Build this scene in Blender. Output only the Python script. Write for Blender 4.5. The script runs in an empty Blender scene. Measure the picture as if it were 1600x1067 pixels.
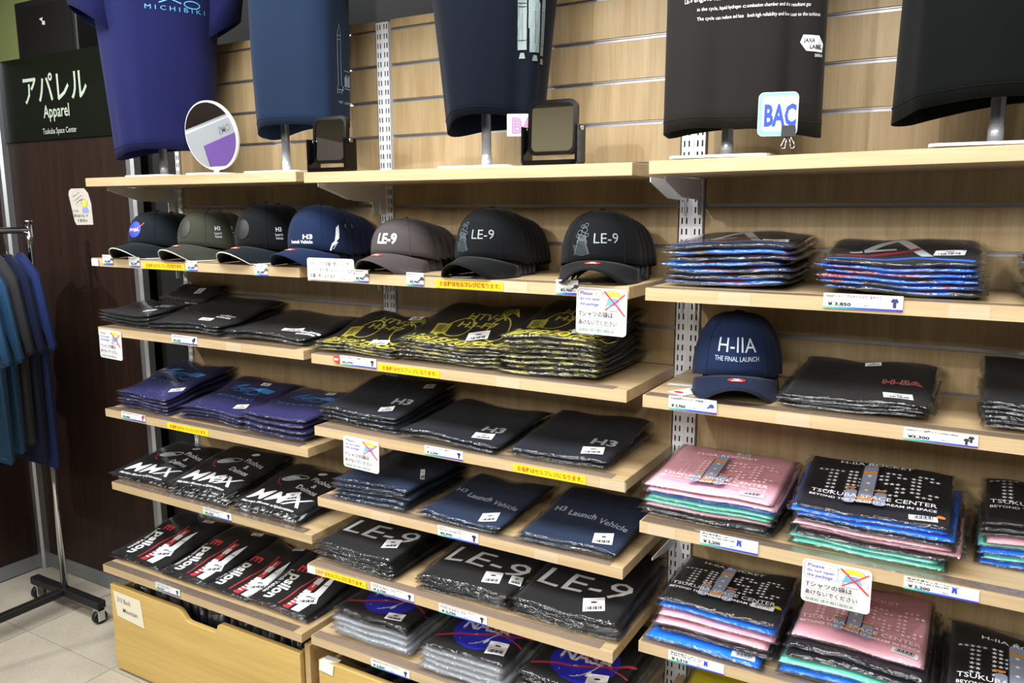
import bpy, bmesh, math, random
from mathutils import Matrix, Vector
rnd = random.Random(7)
S = bpy.context.scene
COL = S.collection
PI = math.pi

# ------------------------------------------------------------------ camera
f_px = 1249.86
yaw, pit, roll = 0.523, -0.1666, -0.0022
Fw = Vector((-math.sin(yaw)*math.cos(pit), math.cos(yaw)*math.cos(pit), math.sin(pit)))
Rt = Vector((math.cos(yaw), math.sin(yaw), 0)); Up = Rt.cross(Fw)
Rt, Up = math.cos(roll)*Rt + math.sin(roll)*Up, math.cos(roll)*Up - math.sin(roll)*Rt
cd = bpy.data.cameras.new('camera'); cam = bpy.data.objects.new('camera', cd); COL.objects.link(cam)
cd.sensor_width = 36; cd.lens = 36*f_px/1600; cd.clip_start = .02
M = Matrix((Rt, Up, -Fw)).transposed().to_4x4(); M.translation = Vector((1.4905, -1.8412, 1.5459))
cam.matrix_world = M
S.camera = cam

# ------------------------------------------------------------------ light
S.view_settings.view_transform = 'Standard'; S.view_settings.look = 'None'
S.view_settings.exposure = -0.1; S.view_settings.gamma = 1.0; S.view_settings.use_curve_mapping = False
W = bpy.data.worlds.new('world'); S.world = W; W.use_nodes = True
W.node_tree.nodes['Background'].inputs[0].default_value = (.8, .88, 1, 1)
W.node_tree.nodes['Background'].inputs[1].default_value = .22
def spot(name, loc, tgt, power, size, rad, col, blend=.5):
    l = bpy.data.lights.new(name, 'SPOT'); l.energy = power; l.spot_size = math.radians(size); l.spot_blend = blend
    l.shadow_soft_size = rad; l.color = col
    o = bpy.data.objects.new(name, l); COL.objects.link(o); o.location = loc
    o.rotation_euler = (Vector(tgt)-Vector(loc)).to_track_quat('-Z', 'Y').to_euler(); return o
def area(name, loc, tgt, power, sx, sy, col):
    l = bpy.data.lights.new(name, 'AREA'); l.energy = power; l.shape = 'RECTANGLE'; l.size = sx; l.size_y = sy; l.color = col
    o = bpy.data.objects.new(name, l); COL.objects.link(o); o.location = loc
    o.rotation_euler = (Vector(tgt)-Vector(loc)).to_track_quat('-Z', 'Y').to_euler(); return o
spot('ceiling_spot_lamp', (-1.95, -2.35, 2.50), (-.05, 0, 1.15), 150, 84, .03, (1, .965, .88))
spot('ceiling_spot_lamp', (.25, -3.15, 2.62), (1.35, 0, 1.05), 145, 56, .03, (1, .965, .90), .6)
spot('ceiling_spot_lamp', (2.3, -2.9, 2.7), (1.3, 0, .9), 80, 70, .05, (1, .95, .92), .7)
area('overhead_fill_area', (.3, -1.30, 2.97), (.3, -.9, 0), 215, 3.6, .9, (.97, .985, 1))  # added overhead fill that brightens the shelf tops, not a known fixture
area('added_fill_area', (.6, -4.3, 2.96), (.6, -1.2, 1.0), 190, 3.5, 1.0, (1, .97, .92))  # added soft frontal fill behind the camera, lifts the walls below the shelves
area('added_fill_area', (-2.2, -4.3, 2.96), (-2.2, -5.0, 1.2), 60, 2.4, .8, (1, .97, .88))  # added area light, brightens the front wall that the mirrors reflect
spot('added_wall_spot', (-2.2, .48, 2.97), (-2.35, .75, 2.1), 22, 130, .05, (.95, 1, .6))  # added unseen spot that brightens the olive wall at upper left

# ------------------------------------------------------------------ helpers
def lin(c):
    if isinstance(c, str):
        c = tuple(int(c[i:i+2], 16)/255 for i in (0, 2, 4))
    return tuple(x/12.92 if x <= .04045 else ((x+.055)/1.055)**2.4 for x in c)
MATS = {}
def base_mat(name, col, rough=.6, metal=0, spec=.5):
    m = bpy.data.materials.new(name); m.use_nodes = True
    b = m.node_tree.nodes['Principled BSDF']
    b.inputs['Base Color'].default_value = (*lin(col), 1); b.inputs['Roughness'].default_value = rough
    b.inputs['Metallic'].default_value = metal; b.inputs['Specular IOR Level'].default_value = spec
    return m, m.node_tree, b
def N(nt, t, **kw):
    n = nt.nodes.new(t)
    for k, v in kw.items():
        if k in n.inputs: n.inputs[k].default_value = v
        else: setattr(n, k, v)
    return n
def coords(nt, scale=(1, 1, 1), kind='Object', loc=(0, 0, 0)):
    tc = N(nt, 'ShaderNodeTexCoord'); mp = N(nt, 'ShaderNodeMapping'); mp.inputs['Scale'].default_value = scale
    mp.inputs['Location'].default_value = loc
    nt.links.new(tc.outputs[kind], mp.inputs['Vector']); return mp.outputs[0]
def ramp(nt, fac, stops):
    r = N(nt, 'ShaderNodeValToRGB'); nt.links.new(fac, r.inputs[0]); e = r.color_ramp.elements
    while len(e) < len(stops): e.new(.5)
    for q, (p, c) in zip(e, stops): q.position = p; q.color = (*lin(c), 1)
    return r.outputs[0]
def plain(name, col, rough=.6, metal=0, spec=.5):
    if name not in MATS: MATS[name] = base_mat(name, col, rough, metal, spec)[0]
    return MATS[name]
def ink(col, rough=.55):
    return plain('ink_%s' % col, col, rough)
def wood(name, c1, c2, axis, rough=.45, fine=1.0, spec=.4):
    if name in MATS: return MATS[name]
    m, nt, b = base_mat(name, c1, rough, 0, spec)
    sc = {'x': (1.6, 34, 34), 'z': (34, 34, 1.6), 'y': (34, 1.6, 34)}[axis]
    v = coords(nt, tuple(s*fine for s in sc), 'Object')
    oi = N(nt, 'ShaderNodeObjectInfo'); ad = N(nt, 'ShaderNodeVectorMath'); ad.operation = 'ADD'
    ml = N(nt, 'ShaderNodeMath', operation='MULTIPLY'); ml.inputs[1].default_value = 37
    nt.links.new(oi.outputs['Random'], ml.inputs[0]); nt.links.new(v, ad.inputs[0]); nt.links.new(ml.outputs[0], ad.inputs[1])
    n = N(nt, 'ShaderNodeTexNoise', Scale=1.0, Detail=5.0, Roughness=.6); nt.links.new(ad.outputs[0], n.inputs['Vector'])
    n2 = N(nt, 'ShaderNodeTexNoise', Scale=6.0, Detail=3.0); nt.links.new(ad.outputs[0], n2.inputs['Vector'])
    mx = N(nt, 'ShaderNodeMix'); mx.data_type = 'FLOAT'; mx.inputs[0].default_value = .35
    nt.links.new(n.outputs[0], mx.inputs[2]); nt.links.new(n2.outputs[0], mx.inputs[3])
    nt.links.new(ramp(nt, mx.outputs[0], [(.34, c2), (.62, c1)]), b.inputs['Base Color'])
    bp = N(nt, 'ShaderNodeBump', Strength=.12, Distance=.001); nt.links.new(mx.outputs[0], bp.inputs['Height']); nt.links.new(bp.outputs[0], b.inputs['Normal'])
    MATS[name] = m; return m
def cloth(name, col, rough=.85, weave=900):
    if name in MATS: return MATS[name]
    m, nt, b = base_mat(name, col, rough, 0, .1)
    b.inputs['Sheen Weight'].default_value = .05; b.inputs['Sheen Roughness'].default_value = .5
    v = coords(nt, (1, 1, 1))
    n = N(nt, 'ShaderNodeTexNoise', Scale=float(weave), Detail=2.0); nt.links.new(v, n.inputs['Vector'])
    n2 = N(nt, 'ShaderNodeTexNoise', Scale=14.0, Detail=4.0); nt.links.new(v, n2.inputs['Vector'])
    c = lin(col); mx = N(nt, 'ShaderNodeMix'); mx.data_type = 'RGBA'
    mx.inputs[6].default_value = (*[x*.86 for x in c], 1); mx.inputs[7].default_value = (*[min(1, x*1.12) for x in c], 1)
    nt.links.new(n.outputs[0], mx.inputs[0]); nt.links.new(mx.outputs[2], b.inputs['Base Color'])
    bp = N(nt, 'ShaderNodeBump', Strength=.25, Distance=.004); nt.links.new(n2.outputs[0], bp.inputs['Height']); nt.links.new(bp.outputs[0], b.inputs['Normal'])
    MATS[name] = m; return m
def edge_print(name, base, c2, scale, lo, hi, c3=None):
    """printed cloth: a flat colour print with hard edged shapes running over the folds"""
    if name in MATS: return MATS[name]
    m, nt, b = base_mat(name, base, .7, 0, .25)
    oi = N(nt, 'ShaderNodeObjectInfo')
    v = coords(nt, scale)
    ml = N(nt, 'ShaderNodeMath', operation='MULTIPLY'); ml.inputs[1].default_value = 53
    ad = N(nt, 'ShaderNodeVectorMath'); ad.operation = 'ADD'
    nt.links.new(oi.outputs['Random'], ml.inputs[0]); nt.links.new(v, ad.inputs[0]); nt.links.new(ml.outputs[0], ad.inputs[1])
    n = N(nt, 'ShaderNodeTexNoise', Scale=1.0, Detail=1.0, Distortion=1.2); nt.links.new(ad.outputs[0], n.inputs['Vector'])
    stops = [(0, base), (lo, base), (lo+.012, c2), (hi, c2), (hi+.012, base if c3 is None else c3)]
    if c3 is not None: stops += [(hi+.05, c3), (hi+.06, base)]
    r = ramp(nt, n.outputs[0], stops)
    tc = N(nt, 'ShaderNodeTexCoord'); sp = N(nt, 'ShaderNodeSeparateXYZ'); nt.links.new(tc.outputs['Object'], sp.inputs[0])
    lt = N(nt, 'ShaderNodeMath', operation='LESS_THAN'); nt.links.new(sp.outputs[1], lt.inputs[0]); lt.inputs[1].default_value = .05
    mx = N(nt, 'ShaderNodeMix'); mx.data_type = 'RGBA'; mx.inputs[6].default_value = (*lin(base), 1)
    nt.links.new(lt.outputs[0], mx.inputs[0]); nt.links.new(r, mx.inputs[7]); nt.links.new(mx.outputs[2], b.inputs['Base Color'])
    MATS[name] = m; return m
def film(name, haze=.06, tint='ffffff', wr=1.0, glos=.26):
    """clear wrinkled polypropylene bag"""
    if name in MATS: return MATS[name]
    m = bpy.data.materials.new(name); m.use_nodes = True; nt = m.node_tree; nt.nodes.clear()
    out = N(nt, 'ShaderNodeOutputMaterial'); tr = N(nt, 'ShaderNodeBsdfTransparent'); tr.inputs[0].default_value = (*lin(tint), 1)
    gl = N(nt, 'ShaderNodeBsdfGlossy', Roughness=.06); gl.inputs[0].default_value = (1, 1, 1, 1)
    df = N(nt, 'ShaderNodeBsdfDiffuse'); df.inputs[0].default_value = (.75, .78, .82, 1)
    v = coords(nt, (1, 1, 1)); oi = N(nt, 'ShaderNodeObjectInfo'); ad = N(nt, 'ShaderNodeVectorMath'); ad.operation = 'ADD'
    nt.links.new(v, ad.inputs[0]); nt.links.new(oi.outputs['Random'], ad.inputs[1])
    n = N(nt, 'ShaderNodeTexNoise', Scale=38.0, Detail=3.0, Roughness=.55, Distortion=.8); nt.links.new(ad.outputs[0], n.inputs['Vector'])
    n2 = N(nt, 'ShaderNodeTexVoronoi', Scale=70.0); n2.feature = 'DISTANCE_TO_EDGE'; nt.links.new(ad.outputs[0], n2.inputs['Vector'])
    b1 = N(nt, 'ShaderNodeBump', Distance=.010); nt.links.new(n.outputs[0], b1.inputs['Height'])
    b2 = N(nt, 'ShaderNodeBump', Distance=.004); nt.links.new(n2.outputs[0], b2.inputs['Height']); nt.links.new(b1.outputs[0], b2.inputs['Normal'])
    tc = N(nt, 'ShaderNodeTexCoord'); sp = N(nt, 'ShaderNodeSeparateXYZ'); nt.links.new(tc.outputs['Object'], sp.inputs[0])
    mr = N(nt, 'ShaderNodeMapRange'); mr.interpolation_type = 'SMOOTHSTEP'; nt.links.new(sp.outputs[1], mr.inputs[0])
    for q, vv in zip(mr.inputs[1:5], (-.006, .022, 1.0, 0.0)): q.default_value = vv
    for bn, lo, hi in ((b1, .16*wr, 1.0*wr), (b2, .04*wr, .7*wr)):
        lr = N(nt, 'ShaderNodeMapRange'); nt.links.new(mr.outputs[0], lr.inputs[0]); lr.inputs[3].default_value = lo; lr.inputs[4].default_value = hi
        nt.links.new(lr.outputs[0], bn.inputs['Strength'])
    cr = N(nt, 'ShaderNodeMath', operation='MULTIPLY'); nt.links.new(mr.outputs[0], cr.inputs[0]); cr.inputs[1].default_value = .055*wr
    nt.links.new(b2.outputs[0], gl.inputs['Normal'])
    fr = N(nt, 'ShaderNodeFresnel', IOR=1.45); nt.links.new(b2.outputs[0], fr.inputs['Normal'])
    mul = N(nt, 'ShaderNodeMath', operation='MULTIPLY'); mul.use_clamp = True; nt.links.new(fr.outputs[0], mul.inputs[0]); mul.inputs[1].default_value = glos*2
    ad2 = N(nt, 'ShaderNodeMath', operation='ADD'); ad2.use_clamp = True; nt.links.new(mul.outputs[0], ad2.inputs[0]); nt.links.new(cr.outputs[0], ad2.inputs[1])
    m1 = N(nt, 'ShaderNodeMixShader', Fac=haze); nt.links.new(tr.outputs[0], m1.inputs[1]); nt.links.new(df.outputs[0], m1.inputs[2])
    m2 = N(nt, 'ShaderNodeMixShader'); nt.links.new(ad2.outputs[0], m2.inputs[0]); nt.links.new(m1.outputs[0], m2.inputs[1]); nt.links.new(gl.outputs[0], m2.inputs[2])
    nt.links.new(m2.outputs[0], out.inputs[0]); MATS[name] = m; return m

def link(name, me, mat=None, parent=None, loc=None):
    o = bpy.data.objects.new(name, me); COL.objects.link(o)
    if mat is not None:
        for mm in (mat if isinstance(mat, (list, tuple)) else [mat]): me.materials.append(mm)
    if parent: o.parent = parent
    if loc: o.location = loc
    return o
def mesh(verts, faces, smooth=False, mi=None, name='m'):
    me = bpy.data.meshes.new(name); me.from_pydata([tuple(v) for v in verts], [], faces)
    if smooth: me.polygons.foreach_set('use_smooth', [True]*len(me.polygons))
    if mi: me.polygons.foreach_set('material_index', mi)
    me.update(); return me
def tag(o, label, cat, group=None, kind=None):
    o['label'] = label; o['category'] = cat
    if group: o['group'] = group
    if kind: o['kind'] = kind
    n = len(label.split())
    assert 4 <= n <= 16, (n, label)
    return o
def empty(name, loc=(0, 0, 0), rz=0, rx=0):
    o = bpy.data.objects.new(name, None); COL.objects.link(o); o.location = loc; o.rotation_euler = (rx, 0, rz)
    o.empty_display_size = .02; return o
class MB:
    def __init__(s): s.v = []; s.f = []
    def box(s, x0, x1, y0, y1, z0, z1):
        b = len(s.v)
        s.v += [(x, y, z) for x in (x0, x1) for y in (y0, y1) for z in (z0, z1)]
        s.f += [tuple(b+i for i in q) for q in ((0, 1, 3, 2), (4, 6, 7, 5), (0, 4, 5, 1), (2, 3, 7, 6), (0, 2, 6, 4), (1, 5, 7, 3))]
        return s
    def quad(s, *p):
        b = len(s.v); s.v += list(p); s.f.append(tuple(range(b, b+len(p)))); return s
    def tube(s, pts, r, n=10, cap=True):
        pts = [Vector(p) for p in pts]; rings = []
        rr = r if isinstance(r, (list, tuple)) else [r]*len(pts)
        for i, p in enumerate(pts):
            d = (pts[min(i+1, len(pts)-1)]-pts[max(i-1, 0)]).normalized()
            a = d.orthogonal().normalized() if i == 0 else (a - d*a.dot(d)).normalized()
            c = d.cross(a); b = len(s.v)
            s.v += [tuple(p+rr[i]*(math.cos(t)*a+math.sin(t)*c)) for t in [2*PI*k/n for k in range(n)]]
            rings.append(b)
        for q, w in zip(rings, rings[1:]):
            s.f += [(q+k, q+(k+1) % n, w+(k+1) % n, w+k) for k in range(n)]
        if cap: s.f += [tuple(rings[0]+k for k in reversed(range(n))), tuple(rings[-1]+k for k in range(n))]
        return s
    def prism(s, poly, axis, a, b):
        n = len(poly); o = len(s.v)
        def P(u, w, t): return {'x': (t, u, w), 'y': (u, t, w), 'z': (u, w, t)}[axis]
        s.v += [P(u, w, a) for u, w in poly] + [P(u, w, b) for u, w in poly]
        s.f += [tuple(range(o, o+n)), tuple(reversed(range(o+n, o+2*n)))]
        s.f += [(o+i, o+n+i, o+n+(i+1) % n, o+(i+1) % n) for i in range(n)]
        return s
    def mesh(s, smooth=False, bevel=0):
        me = mesh(s.v, s.f, False)
        bm = bmesh.new(); bm.from_mesh(me)
        bmesh.ops.recalc_face_normals(bm, faces=bm.faces)
        if bevel: bmesh.ops.bevel(bm, geom=bm.edges[:], offset=bevel, segments=1, affect='EDGES')
        if smooth:
            for f in bm.faces: f.smooth = len(f.verts) == 4
        bm.to_mesh(me); bm.free(); return me
    def link(s, name, mat, parent=None, smooth=False, bevel=0):
        return link(name, s.mesh(smooth, bevel), mat, parent)
def rrect(x0, x1, y0, y1, r, n=4):
    out = []
    for cx, cy, a in ((x1-r, y1-r, 0), (x0+r, y1-r, 90), (x0+r, y0+r, 180), (x1-r, y0+r, 270)):
        out += [(cx+r*math.cos(math.radians(a+90*i/n)), cy+r*math.sin(math.radians(a+90*i/n))) for i in range(n+1)]
    return out

# flat drawing that can be mapped on any surface -----------------------------
TC = {}
def text_geo(s, bold):
    if (s, bold) not in TC:
        c = bpy.data.curves.new('t', 'FONT'); c.body = s; c.size = 1; c.resolution_u = 2; c.offset = bold
        o = bpy.data.objects.new('t', c); me = bpy.data.meshes.new_from_object(o)
        v = [(p.co.x, p.co.y) for p in me.vertices]; f = [tuple(p.vertices) for p in me.polygons]
        xs = [p[0] for p in v] or [0]
        TC[s, bold] = (v, f, min(xs), max(xs))
        bpy.data.objects.remove(o); bpy.data.curves.remove(c); bpy.data.meshes.remove(me)
    return TC[s, bold]
class Draw:
    def __init__(s): s.items = []; s.T = None
    def add(s, v, f, col): s.items.append(([s.T(*p) for p in v] if s.T else list(v), f, col)); return s
    def text(s, t, x, y, size, col, w=None, bold=.0, al='c', shear=0, rot=0, sy=1):
        v, f, a, b = text_geo(t, bold); k = size if w is None else w/(b-a); q = size*sy
        ox = {'c': -(a+b)/2, 'l': -a, 'r': -b}[al]; cr, sr = math.cos(rot), math.sin(rot); out = []
        for px, py in v:
            X = (px+ox)*k+shear*py*q; Y = py*q
            out.append((x+X*cr-Y*sr, y+X*sr+Y*cr))
        return s.add(out, f, col)
    def poly(s, pts, col): return s.add(list(pts), [tuple(range(len(pts)))], col)
    def rect(s, x0, x1, y0, y1, col, rot=0, r=0):
        if r: return s.poly(rrect(x0, x1, y0, y1, r), col)
        cx, cy = (x0+x1)/2, (y0+y1)/2; c, d = math.cos(rot), math.sin(rot)
        return s.poly([(cx+(x-cx)*c-(y-cy)*d, cy+(x-cx)*d+(y-cy)*c) for x, y in ((x0, y0), (x1, y0), (x1, y1), (x0, y1))], col)
    def ell(s, x, y, a, b, col, rot=0, n=24):
        c, d = math.cos(rot), math.sin(rot)
        return s.poly([(x+a*math.cos(t)*c-b*math.sin(t)*d, y+a*math.cos(t)*d+b*math.sin(t)*c) for t in [2*PI*i/n for i in range(n)]], col)
    def line(s, pts, w, col):
        v = []; f = []
        for i, p in enumerate(pts):
            a = pts[max(i-1, 0)]; b = pts[min(i+1, len(pts)-1)]
            dx, dy = b[0]-a[0], b[1]-a[1]; L = math.hypot(dx, dy) or 1
            v += [(p[0]-dy/L*w/2, p[1]+dx/L*w/2), (p[0]+dy/L*w/2, p[1]-dx/L*w/2)]
            if i: k = 2*i; f.append((k-2, k-1, k+1, k))
        return s.add(v, f, col)
    def ring(s, x, y, a, b, w, col, rot=0, n=28, a0=0, a1=2*PI):
        c, d = math.cos(rot), math.sin(rot)
        return s.line([(x+a*math.cos(t)*c-b*math.sin(t)*d, y+a*math.cos(t)*d+b*math.sin(t)*c) for t in [a0+(a1-a0)*i/n for i in range(n+1)]], w, col)
    def star(s, x, y, r, col):
        return s.poly([(x+(r if i % 2 == 0 else r*.42)*math.sin(i*PI/5), y+(r if i % 2 == 0 else r*.42)*math.cos(i*PI/5)) for i in range(10)], col)
    def emit(s, name, fn, parent, fine=None, step=.00012):
        """fn(x, y, lift) -> local xyz"""
        cols = []; V = []; F = []; MI = []
        for k, (v, f, c) in enumerate(s.items):
            if c not in cols: cols.append(c)
            if fine:
                bm = bmesh.new(); bv = [bm.verts.new((x, y, 0)) for x, y in v]
                for q in f:
                    try: bm.faces.new([bv[i] for i in q])
                    except ValueError: pass
                bmesh.ops.triangulate(bm, faces=bm.faces[:])
                for _ in range(4):
                    lg = [e for e in bm.edges if e.calc_length() > fine]
                    if not lg: break
                    bmesh.ops.subdivide_edges(bm, edges=lg, cuts=1, use_grid_fill=False)
                    bmesh.ops.triangulate(bm, faces=[q for q in bm.faces if len(q.verts) > 3])
                bm.verts.index_update()
                v = [(q.co.x, q.co.y) for q in bm.verts]; f = [tuple(p.index for p in q.verts) for q in bm.faces]; bm.free()
            b = len(V); V += [fn(x, y, k*step) for x, y in v]
            F += [tuple(b+i for i in q) for q in f]; MI += [cols.index(c)]*len(f)
        if not F: return None
        me = mesh(V, F, False, MI)
        return link(name, me, [c if not isinstance(c, str) else ink(c) for c in cols], parent)
def flat(x0=0, y=0, z0=0, lift=.0004):
    return lambda x, z, l: (x0+x, y-lift-l, z0+z)

# ------------------------------------------------------------------ materials of the place
M_SLAT = wood('slatwall_wood', 'a99470', '927a54', 'z', .5)
M_SHELF = wood('shelf_wood', 'bda67f', 'a78d66', 'x', .4)
M_EDGE = wood('shelf_edge_wood', 'bba583', 'a8916b', 'x', .35)
M_SIDE = wood('cabinet_side_wood', 'b79a6b', 'a08355', 'x', .45)
M_DRAW = wood('drawer_front_wood', 'c3a663', 'b19350', 'x', .5, .6)
M_DARKWOOD = wood('dark_panel_wood', '2a1a12', '1b100a', 'z', .5, 1, .3)
M_ALU = plain('brushed_aluminium', 'b9bcc0', .38, .9)
M_ALUD = plain('dull_aluminium', '8f9496', .45, .7)
M_UPR = plain('painted_grey_steel', 'e2e4e8', .45, 0)
M_SLOT = plain('dark_channel', '1b1b1d', .6)
M_CHROME = plain('chrome', 'd4d6da', .12, 1)
M_GROOVE = plain('groove_insert', '9c9da2', .35, .6)
M_BLACK = plain('matt_black', '0b0b0c', .55)
M_GLOSSB = plain('glossy_black', '08080a', .12)
M_WHITE = plain('white_paper', 'd6d6d6', .6)
M_PLATE = plain('white_enamel', 'e6e6ea', .25)
M_MIRROR = plain('mirror_glass', 'f2f4f4', .01, 1)
M_FILM = film('clear_bag_film', .012)
M_FILM_H = film('milky_bag_film', .14)
M_TAPE, _nt, _b = base_mat('clear_tape', 'e4dccb', .12)
_b.inputs['Alpha'].default_value = .22
M_LIP = film('clear_shelf_lip', .10, 'cfc6c0', .2, .2)

# ------------------------------------------------------------------ room shell
def struct(name, mb, mat, parent=None, bevel=0):
    o = mb.link(name, mat, parent, bevel=bevel)
    if parent is None: o['kind'] = 'structure'
    return o
def floor_mat():
    m, nt, b = base_mat('floor_tile', 'a9a08f', .55, 0, .3)
    v = coords(nt, (1, 1, 1)); n = N(nt, 'ShaderNodeTexNoise', Scale=5.0, Detail=8.0, Roughness=.65); nt.links.new(v, n.inputs['Vector'])
    n2 = N(nt, 'ShaderNodeTexNoise', Scale=160.0, Detail=2.0); nt.links.new(v, n2.inputs['Vector'])
    mx = N(nt, 'ShaderNodeMix'); mx.data_type = 'FLOAT'; mx.inputs[0].default_value = .4; nt.links.new(n.outputs[0], mx.inputs[2]); nt.links.new(n2.outputs[0], mx.inputs[3])
    nt.links.new(ramp(nt, mx.outputs[0], [(.3, '99907f'), (.7, 'b9b1a1')]), b.inputs['Base Color'])
    bp = N(nt, 'ShaderNodeBump', Strength=.1, Distance=.002); nt.links.new(n2.outputs[0], bp.inputs['Height']); nt.links.new(bp.outputs[0], b.inputs['Normal'])
    return m
M_FLOOR = floor_mat()
fl = empty('floor'); fl['kind'] = 'structure'
MB().box(-5, 4.6, -5.6, 2.4, -.06, -.003).link('subfloor', plain('floor_joint', '8f8778', .8), fl)
tile_me = MB().box(.0015, .4985, .0015, .4985, -.003, 0).mesh()
tile_me.materials.append(M_FLOOR)
for i in range(-5, 1):
    for j in range(-3, 1):
        link('floor_tile', tile_me, None, fl, (.06+i*.5, -.36+j*.5, 0))
MB().box(-5, 4.6, -5.6, -1.862, -.003, 0).box(.562, 4.6, -1.86, .14, -.003, 0).link('plain_floor', M_FLOOR, fl)
struct('ceiling', MB().box(-5, 4.6, -5.6, 2.4, 3.0, 3.06), plain('ceiling_paint', '57534f', .8))
struct('wall_right', MB().box(4.54, 4.6, -5.6, 2.4, 0, 3.0), plain('wall_paint', '8d8576', .8))
struct('wall_front', MB().box(-5, 4.6, -5.6, -5.54, 0, 3.0), plain('wall_paint_warm', '8f866f', .8))
struct('wall_far', MB().box(-5, 4.6, .75, .81, 0, 3.0), plain('wall_paint_olive', 'a3ae72', .85))
struct('wall_hall', MB().box(-5, -4.94, -5.6, 2.4, 0, 3.0), plain('wall_paint', '8d8576', .8))
struct('wall_upper', MB().box(-1.16, 2.6, .30, .34, 0, 3.0), plain('grey_back_panel', '0e0f10', .7))
# dark brown partition left of the shelving
bl = empty('wall_back'); bl['kind'] = 'structure'
MB().box(-1.90, -1.162, 0, .05, .065, 2.11).link('panel', M_DARKWOOD, bl)
MB().box(-1.90, -1.162, -.006, .05, .006, .065).link('bottom_rail', M_ALUD, bl)
wl = empty('wall_left'); wl['kind'] = 'structure'
MB().box(-1.98, -1.93, -2.9, -.03, .065, 2.11).link('panel', M_DARKWOOD, wl)
MB().box(-1.98, -1.924, -2.9, -.03, .006, .065).link('bottom_rail', M_ALUD, wl)
def alu_post(n, x, y):
    p = empty(n, (x, y, 0)); p['kind'] = 'structure'
    w = .021; c = .009
    oct_ = [(-w, -w+c), (-w+c, -w), (w-c, -w), (w, -w+c), (w, w-c), (w-c, w), (-w+c, w), (-w, w-c)]
    MB().prism(oct_, 'z', .0, 2.11).link('post', M_ALU, p)
    return p
alu_post('trim_1', -1.135, .012); alu_post('trim_2', -1.918, -.012)

g = MB().box(-1.118, -.862, .06, .07, .0, 2.05).link('trim_3', M_BLACK); g['kind'] = 'structure'

# slatwall: planks between metal groove inserts, three bays
sw = empty('slatwall'); sw['kind'] = 'structure'; sw.name = 'wall_slatted'
UP = [-.876, .018, .912, 1.806]
UW = [.012, .024, .030, .030]
ZG = [2.031-.0965*i for i in range(10)]
plank_bounds = [(2.033, 2.056)] + [(ZG[i+1]+.0045, ZG[i]-.0045) for i in range(9)] + [(.06, ZG[9]-.0045)]
for b in range(3):
    x0, x1 = UP[b]+UW[b]+.002, UP[b+1]-UW[b+1]-.002
    for z0, z1 in plank_bounds:
        MB().box(x0, x1, .0, .018, z0, z1).link('plank', M_SLAT, sw, bevel=.0012)
    for z in ZG[0:]:
        MB().box(x0, x1, .007, .014, z-.0046, z+.0046).box(x0, x1, .003, .014, z+.0022, z+.0046).link('groove_strip', M_GROOVE, sw)
MB().box(-.87, 1.9, .019, .035, .05, 2.056).link('backing', M_SIDE, sw)

def upright(x, cols, hw, label):
    r = empty('slotted_upright', (x, 0, 0)); tag(r, label, 'shelf upright', 'slotted uprights behind the shelves')
    m = MB(); sl = .014; p = .025; z0, z1 = .02, 2.05
    nz = int((z1-z0)/p)
    xs = sorted(cols)
    sw_ = .0018
    edges = [-hw] + [e for c in xs for e in (c-sw_, c+sw_)] + [hw]
    y = -.004
    for i in range(0, len(edges), 2): m.quad((edges[i], y, z0), (edges[i+1], y, z0), (edges[i+1], y, z1), (edges[i], y, z1))
    for c in xs:
        for k in range(nz+1):
            a = z0+k*p + (0); b = a + p-sl
            m.quad((c-sw_, y, a), (c+sw_, y, a), (c+sw_, y, min(b, z1)), (c-sw_, y, min(b, z1)))
    m.box(-hw, -hw+.0015, y, .016, z0, z1).box(hw-.0015, hw, y, .016, z0, z1)
    if len(xs) > 2: m.box(-.0012, .0012, y-.0012, .016, z0, z1)
    m.link('slotted_face', M_UPR, r)
    MB().box(-hw+.002, hw-.002, .012, .0165, z0, z1).link('channel_back', M_SLOT, r)
    MB().box(-hw-.002, hw+.002, -.004, .018, 0, .02).link('foot', M_UPR, r)
    return r
upright(UP[0], [-.004, .006], .0115, 'narrow slotted grey upright beside the black gap at the left end')
upright(UP[1], [-.016, -.007, .007, .016], .023, 'slotted grey double upright behind the grey cap')
upright(UP[2], [-.021, -.010, .010, .021], .029, 'slotted grey double upright behind the white lettered blue cap')
upright(UP[3], [-.021, -.010, .010, .021], .029, 'slotted grey double upright at the right end of the wall')

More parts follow.
